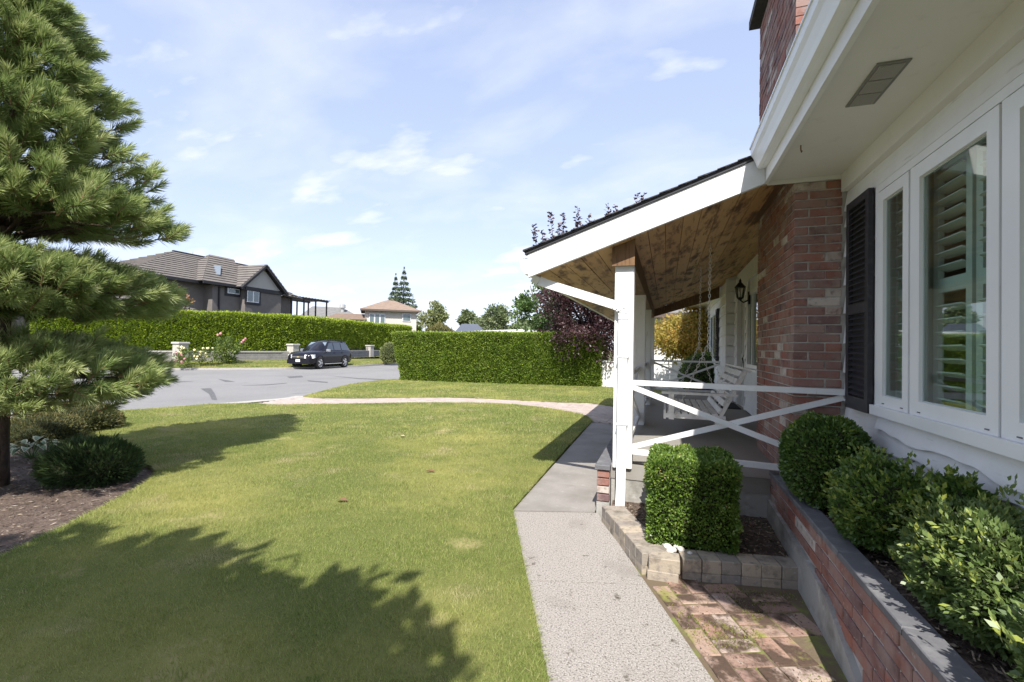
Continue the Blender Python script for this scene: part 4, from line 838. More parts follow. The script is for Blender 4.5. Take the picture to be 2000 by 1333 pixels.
ball_bush('wall_shrub', 'small bright bush tight against the siding at the right edge', (1.13, 2.36, 0.72), (0.09, 0.17, 0.22), 3000, (0.030, 0.015), m_holly, 0.9, 0.14, 5, 60)
ball_bush('near_shrub', 'leafy bush at the very near end of the brick planter', (1.03, 1.45, 0.64), (0.18, 0.3, 0.22), 7000, (0.025, 0.0125), m_holly2, 0.9, 0.14, 5, 60)

# ------------------------------------------------------------------ black pine at the left
pine = empty('pine_tree', (-6.3, 2.85, tz(-6.3)), 'large cloud-pruned pine with long needles and layered branches at the left edge', 'tree')
TX, TY = -6.58, 2.85
tp = [(TX, TY, -0.15), (TX+0.05, TY, 0.3), (TX-0.06, TY+0.05, 0.85), (TX+0.05, TY, 1.5), (TX-0.02, TY, 2.4), (TX+0.04, TY, 3.3), (TX, TY, 4.2), (TX, TY, 5.3)]
MB().tube(tp, [0.11, 0.075, 0.068, 0.065, 0.065, 0.05, 0.03, 0.01], 12).build('trunk', m_bark, pine, True)
m_ndl = LEAF('pine_needle', [(0, (0.12, 0.18, 0.07)), (0.35, (0.24, 0.32, 0.11)), (0.7, (0.38, 0.45, 0.17)), (1, (0.54, 0.56, 0.29))], 0.3, 0.42, 0.4)
shoots = []                                                # (position, direction)
brs = MB(); nb = 0
def pad(zc, rx, rz_, n, zb, kind, reach=1.0):
    """a foliage pad round the trunk: n shoots over its upper surface and rim"""
    for i in range(n):
        a = RNG.uniform(0, 2*math.pi); rr = math.sqrt(RNG.random()); 
        lob = 1+0.13*math.sin(3*a+zc*2)+0.09*math.sin(7*a+zc*5)
        R0 = rx*lob
        if kind == 'cone':
            t = RNG.random()**1.25; z = zc+(zb-zc)*t; rad = R0*(1-t)**0.80*(0.93+0.14*math.sin(z*9+a*3)); rad = rad*(0.80+0.22*RNG.random()) if RNG.random() < 0.85 else rad*RNG.random(); zz = z
            d = np.array([math.cos(a), math.sin(a), 0.75+0.3*RNG.normal()])
        else:
            rad = R0*rr; zz = zc+rz_*math.sqrt(max(0, 1-rr**2))*(1 if RNG.random() < 0.72 else -0.55)+RNG.normal(0, 0.05)-0.03*(rad/rx)
            d = np.array([math.cos(a)*(0.35+0.8*rr), math.sin(a)*(0.35+0.8*rr), 0.75 if zz > zc else 0.05])
        p = np.array([TX+rad*math.cos(a), TY+rad*math.sin(a), zz]); d = d+0.28*RNG.normal(size=3); shoots.append((p, d/np.linalg.norm(d)))
pad(2.72, 1.26, 0.2, 1500, 5.7, 'cone')
pad(2.80, 1.22, 0.20, 380, 0, 'pad')
pad(1.95, 1.42, 0.33, 760, 0, 'pad')
pad(1.00, 1.42, 0.38, 760, 0, 'pad')
for zc, rx in ((2.7, 1.0), (2.0, 1.15), (1.05, 1.15), (3.1, 0.85), (3.8, 0.6), (2.85, 1.0), (3.45, 0.75)):
    for k in range(11):
        a = k*0.571+zc; p0 = Vector((TX, TY, zc-0.25)); p1 = p0+Vector((math.cos(a)*rx*0.5, math.sin(a)*rx*0.5, 0.22)); p2 = p0+Vector((math.cos(a+0.15)*rx*0.92, math.sin(a+0.15)*rx*0.92, 0.22))
        MB().tube([p0, p1, p2], [0.03, 0.02, 0.009], 6).build('branch', m_bark, pine, True)
SP = np.array([s[0] for s in shoots]); SD = np.array([s[1] for s in shoots]); ns_ = len(SP); per = 130
tw = MB()
for p, d in zip(SP, SD): tw.tube([p-d*0.16, p, p+d*0.05], [0.008, 0.007, 0.004], 4, False)
link('shoots', tw.mesh('shoots', fix=False), m_twig, pine)['kind'] = 'stuff'
P = np.repeat(SP, per, 0); Dr = np.repeat(SD, per, 0); t = RNG.random((len(P), 1))
spread = unit(np.cross(Dr, rvec(len(P)))); op = 0.30+0.9*(1-t)+0.15*RNG.normal(size=t.shape)
B = P+Dr*(t*0.20-0.14); nd = unit(Dr+spread*op); L = 0.135*(0.75+0.4*RNG.random((len(P), 1)))
s = unit(np.cross(nd, rvec(len(P))))*0.0030; T = B+nd*L+np.array([0, 0, -0.006]); Mid = B+nd*L*0.55
base = np.repeat(RNG.random(ns_), per)
link('needles', npmesh('needles', np.stack([B-s*0.7, B+s*0.7, Mid+s, T, Mid-s], 1), 5, np.clip(0.5*base+0.3*RNG.random(len(P))+0.25*t[:, 0], 0, 1)), m_ndl, pine)['kind'] = 'stuff'

# ------------------------------------------------------------------ plants in the bed under the pine
m_jun = LEAF('dark_juniper', [(0, (0.028, 0.05, 0.02)), (0.6, (0.06, 0.10, 0.034)), (1, (0.12, 0.17, 0.055))], 0.15, 0.5)
m_hea = LEAF('bronze_heather', [(0, (0.07, 0.085, 0.028)), (0.5, (0.13, 0.135, 0.045)), (0.8, (0.19, 0.155, 0.068)), (1, (0.25, 0.17, 0.09))], 0.2, 0.6)
c = G(134, 945); ball_bush('juniper_mound', 'low dark green spiky mound shrub in front of the hosta', (c[0]-0.02, c[1]+0.22, tz(c[0])+0.12), (0.45, 0.36, 0.27), 11000, (0.075, 0.010), m_jun, 0.55, 0.10, 4, 60, cut=-0.5)
c = G(58, 868); ball_bush('heather_mound', 'low bronze-green mound shrub just behind the hosta', (c[0]-0.1, c[1]+0.2, tz(c[0])+0.14), (0.52, 0.5, 0.27), 9000, (0.05, 0.011), m_hea, 0.7, 0.08, 4, 0, cut=-0.5)
c = G(105, 850); ball_bush('heather_mound', 'larger green-bronze mound shrub nearest the street in the pine bed', (c[0]-0.2, c[1]+0.4, tz(c[0])+0.15), (0.68, 0.6, 0.33), 11000, (0.055, 0.012), m_hea, 0.7, 0.08, 4, 0, cut=-0.5)
# variegated hosta: broad leaves, green centre and cream margin
c = G(62, 892); hz = tz(c[0])-0.03
hosta = empty('hosta', (c[0], c[1], hz), 'cream-edged broad-leaved hosta beside the pine trunk', 'plant')
m_hg = M('hosta_green', (0.10, 0.17, 0.06), 0.45, [(12, (0.16, 0.22, 0.075), 0.5, 0.7)]); m_hc = M('hosta_cream', (0.52, 0.52, 0.33), 0.5)
for k in range(26):
    a = k*2.4+rnd.uniform(-.2, .2); ri = 0.05+0.22*math.sqrt((k+1)/26.0); tilt = 0.75-1.9*ri; L = rnd.uniform(0.15, 0.21); Wd = L*0.55
    dr = Vector((math.cos(a), math.sin(a), 0)); sd = Vector((-dr.y, dr.x, 0)); st = Vector((c[0], c[1], hz)); p0 = st+dr*ri*0.8+Vector((0, 0, 0.10+0.12*(1-ri*3)+rnd.uniform(-.02, .03)))
    prof = [(0, 0.02), (0.15, 0.7), (0.4, 1.0), (0.7, 0.72), (1.0, 0.03)]
    def pt(t, w, lift=0.0): return p0+dr*(t*L)+Vector((0, 0, t*L*tilt-0.10*t*t+0.03*abs(w)+lift))+sd*(w*Wd/2)
    o_ = MB(); i_ = MB()
    for m__, f__, li in ((o_, 1.0, 0.0), (i_, 0.66, 0.003)):
        vs_ = [pt(0.5+(t-0.5)*(1 if f__ == 1 else 0.86), s*w*f__, li) for t, w in prof for s in (-1, 0, 1)]
        m__.add(vs_, [(3*i+j, 3*i+j+1, 3*i+j+4, 3*i+j+3) for i in range(4) for j in range(2)])
    lf = o_.build('leaf', m_hc, hosta, True); i_.build('leaf_centre', m_hg, lf, True)
    MB().tube([st, p0], [0.006, 0.004], 4).build('stem', m_hg, hosta)
c = G(152, 806); e = empty('red_seedling', (c[0], c[1], tz(c[0])), 'tiny reddish upright plant at the street end of the pine bed', 'plant')
P = np.concatenate([np.array([c[0], c[1], tz(c[0])])+np.outer(RNG.random(16), [rnd.uniform(-.1, .1), rnd.uniform(-.1, .1), 0.28]) for k in range(7)]); link('foliage', leafmesh('foliage', P, np.tile([0, 0, 1.0], (len(P), 1)), 0.04, 0.02, 1.0), LEAF('red_leaf', [(0, (0.09, 0.03, 0.025)), (1, (0.2, 0.09, 0.06))], 0.3), e)
# needle litter and bark chips on the bed
n = 9000; P = np.column_stack([RNG.uniform(-9, -4, n), RNG.uniform(0.8, 5.5, n)]); P = P[~inpoly(P, lawn_poly)]; z = 0.0145*np.clip(P[:, 0]+1.6, -18.4, 0)-0.026
tag(link('bark_litter', leafmesh('bark_litter', np.column_stack([P, z]), np.column_stack([RNG.normal(size=(len(P), 2)), 0.12*np.ones(len(P))]), 0.045, 0.008, 0.2), LEAF('litter', [(0, (0.06, 0.045, 0.035)), (0.5, (0.17, 0.13, 0.10)), (1, (0.36, 0.30, 0.24))], 0, 0.9)), 'fallen needles and bark chips covering the bed under the pine', 'mulch', kind='stuff')
n = 2600; P = np.column_stack([RNG.uniform(PX+0.1, XW, n), RNG.uniform(0.9, 4.0, n), np.full(n, 0.462)]); P2 = np.column_stack([RNG.uniform(-0.4, 0.76, n), RNG.uniform(3.2, 4.1, n), np.full(n, 0.106)]); P2 = P2[P2[:, 0] > -0.42+(4.0-P2[:, 1])*0.5]
P = np.concatenate([P, P2])
tag(link('soil_litter', leafmesh('soil_litter', P, np.column_stack([RNG.normal(size=(len(P), 2)), 0.15*np.ones(len(P))]), 0.026, 0.009, 0.2), LEAF('litter2', [(0, (0.05, 0.038, 0.03)), (0.6, (0.14, 0.105, 0.08)), (1, (0.42, 0.34, 0.24))], 0, 0.9)), 'crumbs of bark and dry leaves on the planter soil', 'mulch', kind='stuff')
# fallen leaves on the lawn
for (px, py, lab) in [(785, 857, 'dry tan leaf lying on the sunlit lawn near its middle'), (840, 927, 'curled brown leaf lying alone on the lawn, below the tan one'), (668, 986, 'tiny dark leaf on the lawn, leftmost of the three')]:
    c = G(px, py); m = MB(); z = tz(c[0])+0.035
    m.add([(c[0]-0.06, c[1], z), (c[0]-0.02, c[1]-0.03, z+0.015), (c[0]+0.06, c[1]+0.01, z+0.005), (c[0], c[1]+0.035, z+0.02)], [(0, 1, 2, 3)])
    tag(m.build('fallen_leaf', M('dry_leaf'+lab[:3], (0.42, 0.33, 0.2) if 'tan' == lab[4:7] else (0.17, 0.09, 0.05), 0.8)), lab, 'leaf')

# ------------------------------------------------------------------ hedges
m_h1 = LEAF('cedar_hedge', [(0, (0.10, 0.175, 0.026)), (0.5, (0.20, 0.285, 0.042)), (0.85, (0.28, 0.37, 0.065)), (1, (0.37, 0.43, 0.11))], 0.25, 0.5, 0.3, [(0.5, (0.21, 0.28, 0.04), 0.45, 0.7), (1.6, (0.22, 0.17, 0.07), 0.70, 0.78)])
m_h2 = LEAF('lime_cedar_hedge', [(0, (0.12, 0.19, 0.014)), (0.5, (0.235, 0.32, 0.025)), (0.85, (0.31, 0.40, 0.04)), (1, (0.40, 0.46, 0.075))], 0.25, 0.5, 0.3)
def hedge_wall(name, label, line, depth, z0, ztop, n, leaf, mat, flare=0.0, lump=0.06, tip=0.0, group=None, endlean=0.0):
    """hedge along a front-base line of xy points; ztop(t) gives the top height"""
    A = np.array(line); s = np.r_[0, np.cumsum(np.linalg.norm(np.diff(A, axis=0), axis=1))]; Lt = s[-1]
    def at(t): return np.column_stack([np.interp(t*Lt, s, A[:, 0]), np.interp(t*Lt, s, A[:, 1])])
    e = empty(name, (A[0][0], A[0][1], z0), label, 'hedge', group)
    def tang(t):
        d = at(np.clip(t+0.004, 0, 1))-at(np.clip(t-0.004, 0, 1)); d = d/np.linalg.norm(d, axis=1, keepdims=True); nn = np.column_stack([-d[:, 1], d[:, 0]])
        q = at(t); sg = np.sign((nn*q).sum(1)); return nn*sg[:, None]                # away from the viewer
    h0 = ztop(0.5)-z0
    def surf(t, u, v, amp):                                # u 0..1 across depth, v 0..1 height
        b = at(t); nn = tang(t); zt_ = np.array([ztop(q) for q in t]); z = z0+(zt_-z0)*v
        off = (u*depth)-flare*v*(1-2*u)
        dl = (A[0]-A[1])/np.linalg.norm(A[0]-A[1]); b = b+dl*(endlean*v*np.clip(1-t*Lt/1.5, 0, 1))[:, None]
        p = np.column_stack([b+nn*off[:, None], z]); w = np.array([fbm(q*1.8) for q in p]); return p, nn, w*amp
    # core
    nt_ = max(12, int(Lt/0.35)); m = MB(); T = np.linspace(0.004, 0.996, nt_); prof = [(0.06, 0), (0.06, 0.33), (0.06, 0.66), (0.08, 0.96), (0.5, 0.97), (0.92, 0.96), (0.94, 0.5), (0.94, 0)]
    rows = []
    for u, v in prof:
        p, nn, w = surf(T, np.full(nt_, u), np.full(nt_, v), lump); rows.append(p+np.column_stack([nn*w[:, None], w*0.3]))
    for i in range(nt_):
        for r in rows: m.v.append(tuple(r[i]))
    k = len(prof)
    for i in range(nt_-1):
        for j in range(k-1): m.f.append((i*k+j, i*k+j+1, (i+1)*k+j+1, (i+1)*k+j))
    m.f += [tuple(range(k)), tuple((nt_-1)*k+j for j in range(k))[::-1]]
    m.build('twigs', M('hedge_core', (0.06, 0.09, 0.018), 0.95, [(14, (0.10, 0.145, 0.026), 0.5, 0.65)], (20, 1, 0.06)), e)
    a_f = Lt*h0; a_t = Lt*depth; a_e = depth*h0; tot = a_f+a_t+2*a_e; out_p = []; out_n = []; out_r = []
    for which, ar in (('f', a_f), ('t', a_t), ('l', a_e), ('r', a_e)):
        q = int(n*ar/tot); t = RNG.random(q); u = RNG.random(q); v = RNG.random(q)
        if which == 'f': u = 0*u
        elif which == 't': v = 1+0*v
        elif which == 'l': t = 0*t
        else: t = 1+0*t
        p, nn, w = surf(t, u, v, lump); n3 = np.column_stack([nn, np.zeros(q)])
        tg = np.column_stack([-nn[:, 1], nn[:, 0], np.zeros(q)]); tg *= np.sign((tg[:, :2]*(A[-1]-A[0])).sum(1))[:, None]
        nr = {'f': -n3, 't': np.tile([0, 0, 1.0], (q, 1)), 'l': -tg, 'r': tg}[which]
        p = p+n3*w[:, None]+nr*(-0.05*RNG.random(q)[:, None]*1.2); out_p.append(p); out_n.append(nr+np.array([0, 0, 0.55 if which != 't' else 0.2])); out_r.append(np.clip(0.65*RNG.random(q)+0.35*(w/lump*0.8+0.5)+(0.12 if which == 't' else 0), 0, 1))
        if tip and which == 't':
            p2 = p[::3]; nn2 = np.tile([0, 0, 1.0], (len(p2), 1)); out_p.append(p2+np.column_stack([0*p2[:, :2], tip*RNG.random(len(p2))])); out_n.append(nn2*2); out_r.append(0.7+0.3*RNG.random(len(p2)))
    P = np.concatenate(out_p); Nn = unit(np.concatenate(out_n)); keep = P[:, 2] > z0-0.02
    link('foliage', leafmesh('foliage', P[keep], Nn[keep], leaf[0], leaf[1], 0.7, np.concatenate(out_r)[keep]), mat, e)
    return e
ha = G(783, 744); hb = G(1172, 757)
HB = tz(-6)-0.0
hedge_wall('clipped_hedge', 'tall flat-topped clipped green hedge beyond the front lawn', [ha[:2], (ha[:2]*2+hb[:2])/3, hb[:2]], 1.15, -0.12, lambda t: 1.98+0.02*math.sin(t*17)-(0.25*max(0, t-0.8)*5*0.3), 46000, (0.085, 0.045), m_h1, flare=0.22, lump=0.07, tip=0.05, endlean=0.42)
hl = [tuple(D(*p)[:2]) for p in [(60, 700, 27.0), (200, 700, 29), (430, 700, 32.8), (572, 700, 37.5), (722, 694, 51.5), (822, 690, 66)]]
ztl = lambda t: np.interp(t, [0, 0.25, 0.5, 0.75, 1.0], [3.35, 3.5, 3.75, 3.85, 4.1])
hedge_wall('street_hedge', 'very long bright green hedge behind the block wall across the street', smooth_line(hl, 4), 1.6, 0.15, lambda t: float(ztl(t))+0.04*math.sin(t*60), 80000, (0.17, 0.075), m_h2, flare=-0.1, lump=0.10, tip=0.14)

# ------------------------------------------------------------------ block wall with pillars across the street
m_cblk = M('grey_block_wall', (0.30, 0.29, 0.275), 0.9, [(3, (0.22, 0.21, 0.2), 0.45, 0.7), (25, (0.38, 0.37, 0.35), 0.58, 0.72)], (30, 0.5, 0.02))
cw = empty('block_wall', (wall_line[3][0], wall_line[3][1], 0.15), 'low grey concrete block wall with capped pillars below the street hedge', 'wall')
WL, wlen = resample(wall_line[1:], 200)
def wpt(s): i = s/wlen*199; k = min(int(i), 198); return WL[k]+(WL[k+1]-WL[k])*(i-k)
seg = 0.85; nseg = int(wlen/seg)
for i in range(nseg):
    a = wpt(i*seg); b = wpt((i+1)*seg-0.012)
    for c_ in range(3):
        MB().bar((a[0], a[1], 0.13+c_*0.21+0.10), (b[0], b[1], 0.13+c_*0.21+0.10), 0.25, 0.198).build('block', m_cblk, cw)
    if i % 2 == 0:
        b2 = wpt(min((i+2)*seg-0.012, wlen-0.01)); MB().bar((a[0], a[1], 0.80), (b2[0], b2[1], 0.80), 0.34, 0.09).build('cap', M('pale_wall_cap', (0.46, 0.44, 0.41), 0.85), cw)
for px, dep in ((572, 35.9), (722, 49.8), (352, 29.8), (660, 42.5), (775, 58)):
    c = D(px, 700, dep)
    p = MB().box(c[0]-0.3, c[0]+0.3, c[1]-0.3, c[1]+0.3, 0.1, 1.30).build('pillar', M('pale_pillar', (0.46, 0.44, 0.40), 0.85, [(10, (0.36, 0.34, 0.31), 0.5, 0.7)], (30, 0.5, 0.02)), cw)
    MB().cham(c[0]-0.35, c[0]+0.35, c[1]-0.37, c[1]+0.37, 1.303, 1.42, 0.03).build('pillar_cap', MATS['pale_wall_cap'], p)
# black picket fence on the wall
fc = empty('iron_fence', (wall_line[3][0], wall_line[3][1], 0.85), 'low black iron fence on top of the grey block wall', 'fence'); m = MB()
for k in range(40):
    a = wpt(wlen*0.30+k*0.5) if wlen*0.30+k*0.5+0.5 < wlen else None
    if a is None: break
    b = wpt(wlen*0.30+k*0.5+0.49); MB().bar((a[0], a[1], 1.12), (b[0], b[1], 1.12), 0.03, 0.03).bar((a[0], a[1], 0.90), (b[0], b[1], 0.90), 0.03, 0.03).build('rail', m_black, fc)
    for j in range(3): q = a+(b-a)*(j/3); MB().box(q[0]-0.01, q[0]+0.01, q[1]-0.01, q[1]+0.01, 0.85, 1.14).build('picket', m_black, fc)

# ------------------------------------------------------------------ shrubs and roses on the verge
m_sh = LEAF('verge_shrub_leaf', [(0, (0.05, 0.09, 0.02)), (0.5, (0.12, 0.17, 0.035)), (0.9, (0.20, 0.25, 0.06)), (1, (0.28, 0.32, 0.12))], 0.3)
def leafy(name, label, c, r, ncl, per, leaf, mat, cr, cat='bush', trunk=None, shell=0.5, group=None, part='foliage', bark=None, limbs=5):
    e = empty(name, (c[0], c[1], trunk[0] if trunk else c[2]-r[2]), label, cat, group)
    if trunk:
        z0, rad = trunk; m = MB(); top = c[2]-r[2]*0.1
        m.tube([(c[0], c[1], z0), (c[0]+0.05*r[0], c[1], (z0+top)/2), (c[0], c[1], top)], [rad, rad*0.75, rad*0.45], 8); m.build('trunk', bark or m_bark2, e, True)
        for k in range(limbs):
            a = k*2*math.pi/limbs+0.4; zz = z0+(top-z0)*(0.45+0.1*(k % 3)); p2 = (c[0]+math.cos(a)*r[0]*0.7, c[1]+math.sin(a)*r[1]*0.7, c[2]+r[2]*(0.1+0.12*(k % 4)))
            MB().tube([(c[0], c[1], zz), (c[0]+math.cos(a)*r[0]*0.3, c[1]+math.sin(a)*r[1]*0.3, (zz+p2[2])/2+0.1), p2], [rad*0.5, rad*0.35, rad*0.12], 6).build('limb', bark or m_bark2, e, True)
    P, Nn, rn = clumps(ncl, per, c, r, cr, shell)
    if trunk: ok = P[:, 2] > trunk[0]+0.1; P, Nn, rn = P[ok], Nn[ok], rn[ok]
    link(part, leafmesh(part, P, Nn, leaf[0], leaf[1], 0.9, rn), mat, e)
    return e
c = D(446, 678, 30.6); sh = leafy('hibiscus_bush', 'tall leafy flowering bush at the end of the grey block wall', (c[0], c[1], 1.0), (0.85, 0.85, 0.95), 50, 40, (0.13, 0.08), m_sh, 0.28)
m_pk = M('pink_bloom', (0.55, 0.25, 0.27), 0.7); m_yl = M('cream_bloom', (0.72, 0.66, 0.36), 0.7); m_wh = M('white_bloom', (0.78, 0.76, 0.68), 0.7)
def blooms(parent, pts, mat, s):
    for p in pts:
        me = bpy.data.meshes.new('bloom'); bm = bmesh.new(); bmesh.ops.create_icosphere(bm, subdivisions=1, radius=s)
        for v in bm.verts: v.co = v.co*rnd.uniform(0.7, 1.2)
        bm.to_mesh(me); bm.free(); o = link('bloom', me, mat, parent, (0, 0, 0)); o.matrix_parent_inverse = parent.matrix_basis.inverted(); o.location = p
blooms(sh, [D(479, 662, 30), D(476, 665, 30), D(472, 669, 30), D(425, 655, 30.0), D(431, 652, 30.0)], m_pk, 0.09)
for i, (px, py, mt, lab, dp) in enumerate([(364, 686, m_yl, 'pale yellow flowering rose bush nearest the pine, left of the wall', 28.6), (395, 695, m_yl, 'low cream flowering rose bush between the two taller bushes', 29.2), (413, 690, m_yl, 'cream rose bush touching the tall bush by the wall', 29.5), (360, 702, m_pk, 'small pink rose bush by the kerb near the pine', 28.0)]):
    c = D(px, py, dp); zc = 0.15+0.45; r = leafy('rose_bush', lab, (c[0], c[1], zc if i != 3 else 0.45), (0.42, 0.42, 0.5), 16, 30, (0.10, 0.06), m_sh, 0.2)
    blooms(r, [(c[0]+rnd.uniform(-.4, .2), c[1]-0.3+rnd.uniform(-.15, .25), c[2]+rnd.uniform(-.25, .35)) for _ in range(8)], mt, 0.085)

# ------------------------------------------------------------------ parked SUV
m_car = M('black_car_paint', (0.006, 0.006, 0.012), 0.16, spec=0.35, coat=0.2); m_tyre = M('tyre_rubber', (0.02, 0.02, 0.021), 0.85); m_chr = M('silver_alloy', (0.62, 0.62, 0.63), 0.25, metal=0.9)
m_cg = M('tinted_car_glass', (0.03, 0.04, 0.05), 0.05, spec=0.9, coat=0.6); m_lamp = M('headlamp_lens', (0.75, 0.76, 0.74), 0.1, spec=0.8, coat=0.8); m_plas = M('dark_plastic', (0.025, 0.025, 0.027), 0.6); m_plate = M('white_plate', (0.75, 0.75, 0.73), 0.4)
def make_suv(loc, rz, label, group):
    e = empty('parked_suv', loc, label, 'car', group, rz)
    # stations: x, zbottom, half width, shoulder z, deck z, half width on top  (front at x = 0)
    body = [(0.00, 0.42, 0.72, 0.70, 0.80, 0.60), (0.06, 0.34, 0.83, 0.82, 0.93, 0.70), (0.30, 0.32, 0.92, 0.92, 1.03, 0.78), (0.9, 0.32, 0.93, 1.00, 1.10, 0.80), (1.35, 0.32, 0.93, 1.05, 1.14, 0.80), (1.45, 0.32, 0.93, 1.05, 1.15, 0.80), (3.2, 0.32, 0.93, 1.09, 1.15, 0.82), (4.45, 0.33, 0.93, 1.10, 1.16, 0.82), (4.72, 0.36, 0.90, 1.10, 1.15, 0.80), (4.83, 0.45, 0.84, 0.95, 1.05, 0.76)]
    def ring(x, zb, w, zs, zd, wt): return [(x, -w*0.88, zb), (x, -w, zb+0.14), (x, -w*1.0, (zb+zs)/2+0.1), (x, -w*0.975, zs), (x, -wt, zd), (x, 0, zd+0.025), (x, wt, zd), (x, w*0.975, zs), (x, w, (zb+zs)/2+0.1), (x, w, zb+0.14), (x, w*0.88, zb)]
    m = MB(); k = 11
    for b in body: m.v += ring(*b)
    for i in range(len(body)-1):
        for j in range(k): j2 = (j+1) % k; m.f.append((i*k+j, i*k+j2, (i+1)*k+j2, (i+1)*k+j))
    m.f += [tuple(range(k))[::-1], tuple((len(body)-1)*k+j for j in range(k))]
    bo = m.mesh('body', True); link('body', bo, m_car, e, (0, 0, 0))
    cab = [(1.42, 1.13, 0.80, 1.14, 0.79), (2.15, 1.13, 0.82, 1.70, 0.64), (2.45, 1.13, 0.82, 1.76, 0.62), (3.6, 1.13, 0.82, 1.77, 0.62), (4.35, 1.13, 0.82, 1.72, 0.60), (4.74, 1.12, 0.80, 1.14, 0.78)]
    m = MB(); 
    for x, z0, w0, z1, w1 in cab: m.v += [(x, -w0, z0), (x, -w1, z1), (x, 0, z1+0.03), (x, w1, z1), (x, w0, z0)]
    for i in range(len(cab)-1):
        for j in range(4): m.f.append((i*5+j, i*5+j+1, (i+1)*5+j+1, (i+1)*5+j))
    link('cabin', m.mesh('cabin', True), m_car, e, (0, 0, 0))
    def side_pt(x, t, s):                                  # on the cabin side
        xs = [c_[0] for c_ in cab]; w0 = np.interp(x, xs, [c_[2] for c_ in cab]); w1 = np.interp(x, xs, [c_[4] for c_ in cab]); z0 = np.interp(x, xs, [c_[1] for c_ in cab]); z1 = np.interp(x, xs, [c_[3] for c_ in cab])
        return (x, s*(w0+(w1-w0)*t+0.012), z0+(z1-z0)*t)
    for s in (-1, 1):
        for (xa, xb, xc, xd) in ((1.75, 2.62, 2.62, 2.18), (2.70, 3.52, 3.52, 2.70), (3.60, 4.45, 4.22, 3.60)):
            MB().add([side_pt(xa, 0.10, s), side_pt(xb, 0.10, s), side_pt(xc, 0.86, s), side_pt(xd, 0.86, s)], [(0, 1, 2, 3)]).build('side_window', m_cg, e, loc=(0, 0, 0))
        for x in (0.98, 3.85):
            w = MB(); n = 20
            for yy, rr in ((0.0, 0.28), (0.0, 0.37), (0.05, 0.385), (0.19, 0.385), (0.24, 0.37), (0.24, 0.25)): 
                for q in range(n): a = 2*math.pi*q/n; w.v.append((rr*math.cos(a), s*(0.70+yy), rr*math.sin(a)))
            for i in range(5):
                for q in range(n): w.f.append((i*n+q, i*n+(q+1) % n, (i+1)*n+(q+1) % n, (i+1)*n+q))
            wo = w.build('wheel', m_tyre, e, True, loc=(x, 0, 0.385))
            r = MB()
            for q in range(5):
                a = 2*math.pi*q/5; da = 0.22
                r.add([(0.05*math.cos(a-0.6), s*0.945, 0.05*math.sin(a-0.6)), (0.245*math.cos(a-da), s*0.935, 0.245*math.sin(a-da)), (0.245*math.cos(a+da), s*0.935, 0.245*math.sin(a+da)), (0.05*math.cos(a+0.6), s*0.945, 0.05*math.sin(a+0.6))], [(0, 1, 2, 3)])
            r.tube([(0, s*0.90, 0), (0, s*0.948, 0)], 0.07, 10); r.build('rim', m_chr, wo, loc=(0, 0, 0))
            d_ = MB()
            for q in range(n): a = 2*math.pi*q/n; d_.v += [(0.26*math.cos(a), s*0.94, 0.26*math.sin(a)), (0.225*math.cos(a), s*0.93, 0.225*math.sin(a))]
            for q in range(n): d_.f.append((2*q, 2*q+1, 2*((q+1) % n)+1, 2*((q+1) % n)))
            d_.build('rim_lip', m_chr, wo, loc=(0, 0, 0))
            MB().tube([(0, s*0.80, 0), (0, s*0.84, 0)], 0.25, 16).build('brake_disc', m_plas, wo, loc=(0, 0, 0))
            ar = MB()
            for q in range(13):
                a = math.pi*q/12; ar.v += [(x+0.47*math.cos(a), s*0.945, 0.40+0.47*math.sin(a)), (x+0.39*math.cos(a), s*0.935, 0.40+0.40*math.sin(a))]
            for q in range(12): ar.f.append((2*q, 2*q+1, 2*q+3, 2*q+2))
            ar.build('wheel_arch', m_plas, e, loc=(0, 0, 0))
        MB().cham(1.62, 1.82, s*0.90 if s > 0 else -1.10, s*1.10 if s > 0 else -0.90, 1.10, 1.26, 0.03).build('mirror', m_chr, e, loc=(0, 0, 0))
        MB().hexa([(-0.05, s*0.46, 0.68), (0.22, s*0.95, 0.68), (0.40, s*0.95, 0.72), (0.10, s*0.46, 0.72), (-0.02, s*0.46, 0.90), (0.20, s*0.93, 0.91), (0.42, s*0.92, 0.93), (0.10, s*0.46, 0.93)]).build('headlight', m_lamp, e, loc=(0, 0, 0))
        MB().tube([(-0.03, s*0.62, 0.50), (0.03, s*0.62, 0.50)], 0.055, 10).build('fog_lamp', m_lamp, e, loc=(0, 0, 0))
        MB().bar((2.3, s*0.58, 1.83), (4.2, s*0.58, 1.82), 0.03, 0.03).box(2.3, 2.36, s*0.58-0.014, s*0.58+0.014, 1.76, 1.82).box(4.1, 4.16, s*0.58-0.014, s*0.58+0.014, 1.74, 1.81).build('roof_rail', m_plas, e, loc=(0, 0, 0))
        MB().box(1.4, 3.4, s*0.93 if s > 0 else -0.98, s*0.98 if s > 0 else -0.93, 0.30, 0.35).build('running_board', m_chr, e, loc=(0, 0, 0))
        for x in (2.5, 3.4): MB().box(x, x+0.18, s*0.925-0.015, s*0.925+0.015, 1.0, 1.03).build('door_handle', m_car, e, loc=(0, 0, 0))
        MB().box(4.70, 4.80, s*0.80-0.07, s*0.80+0.07, 0.85, 1.1).build('tail_light', M('tail_red', (0.3, 0.01, 0.01), 0.2), e, loc=(0, 0, 0))
    MB().add([(1.50, -0.72, 1.185), (1.50, 0.72, 1.185), (2.12, 0.60, 1.695), (2.12, -0.60, 1.695)], [(0, 1, 2, 3)]).build('windscreen', M('windscreen_glass', (0.16, 0.20, 0.24), 0.05, spec=0.9, coat=0.8), e, loc=(0, 0, 0))
    MB().box(-0.035, 0.02, -0.44, 0.44, 0.66, 0.88).build('grille', m_plas, e, loc=(0, 0, 0))
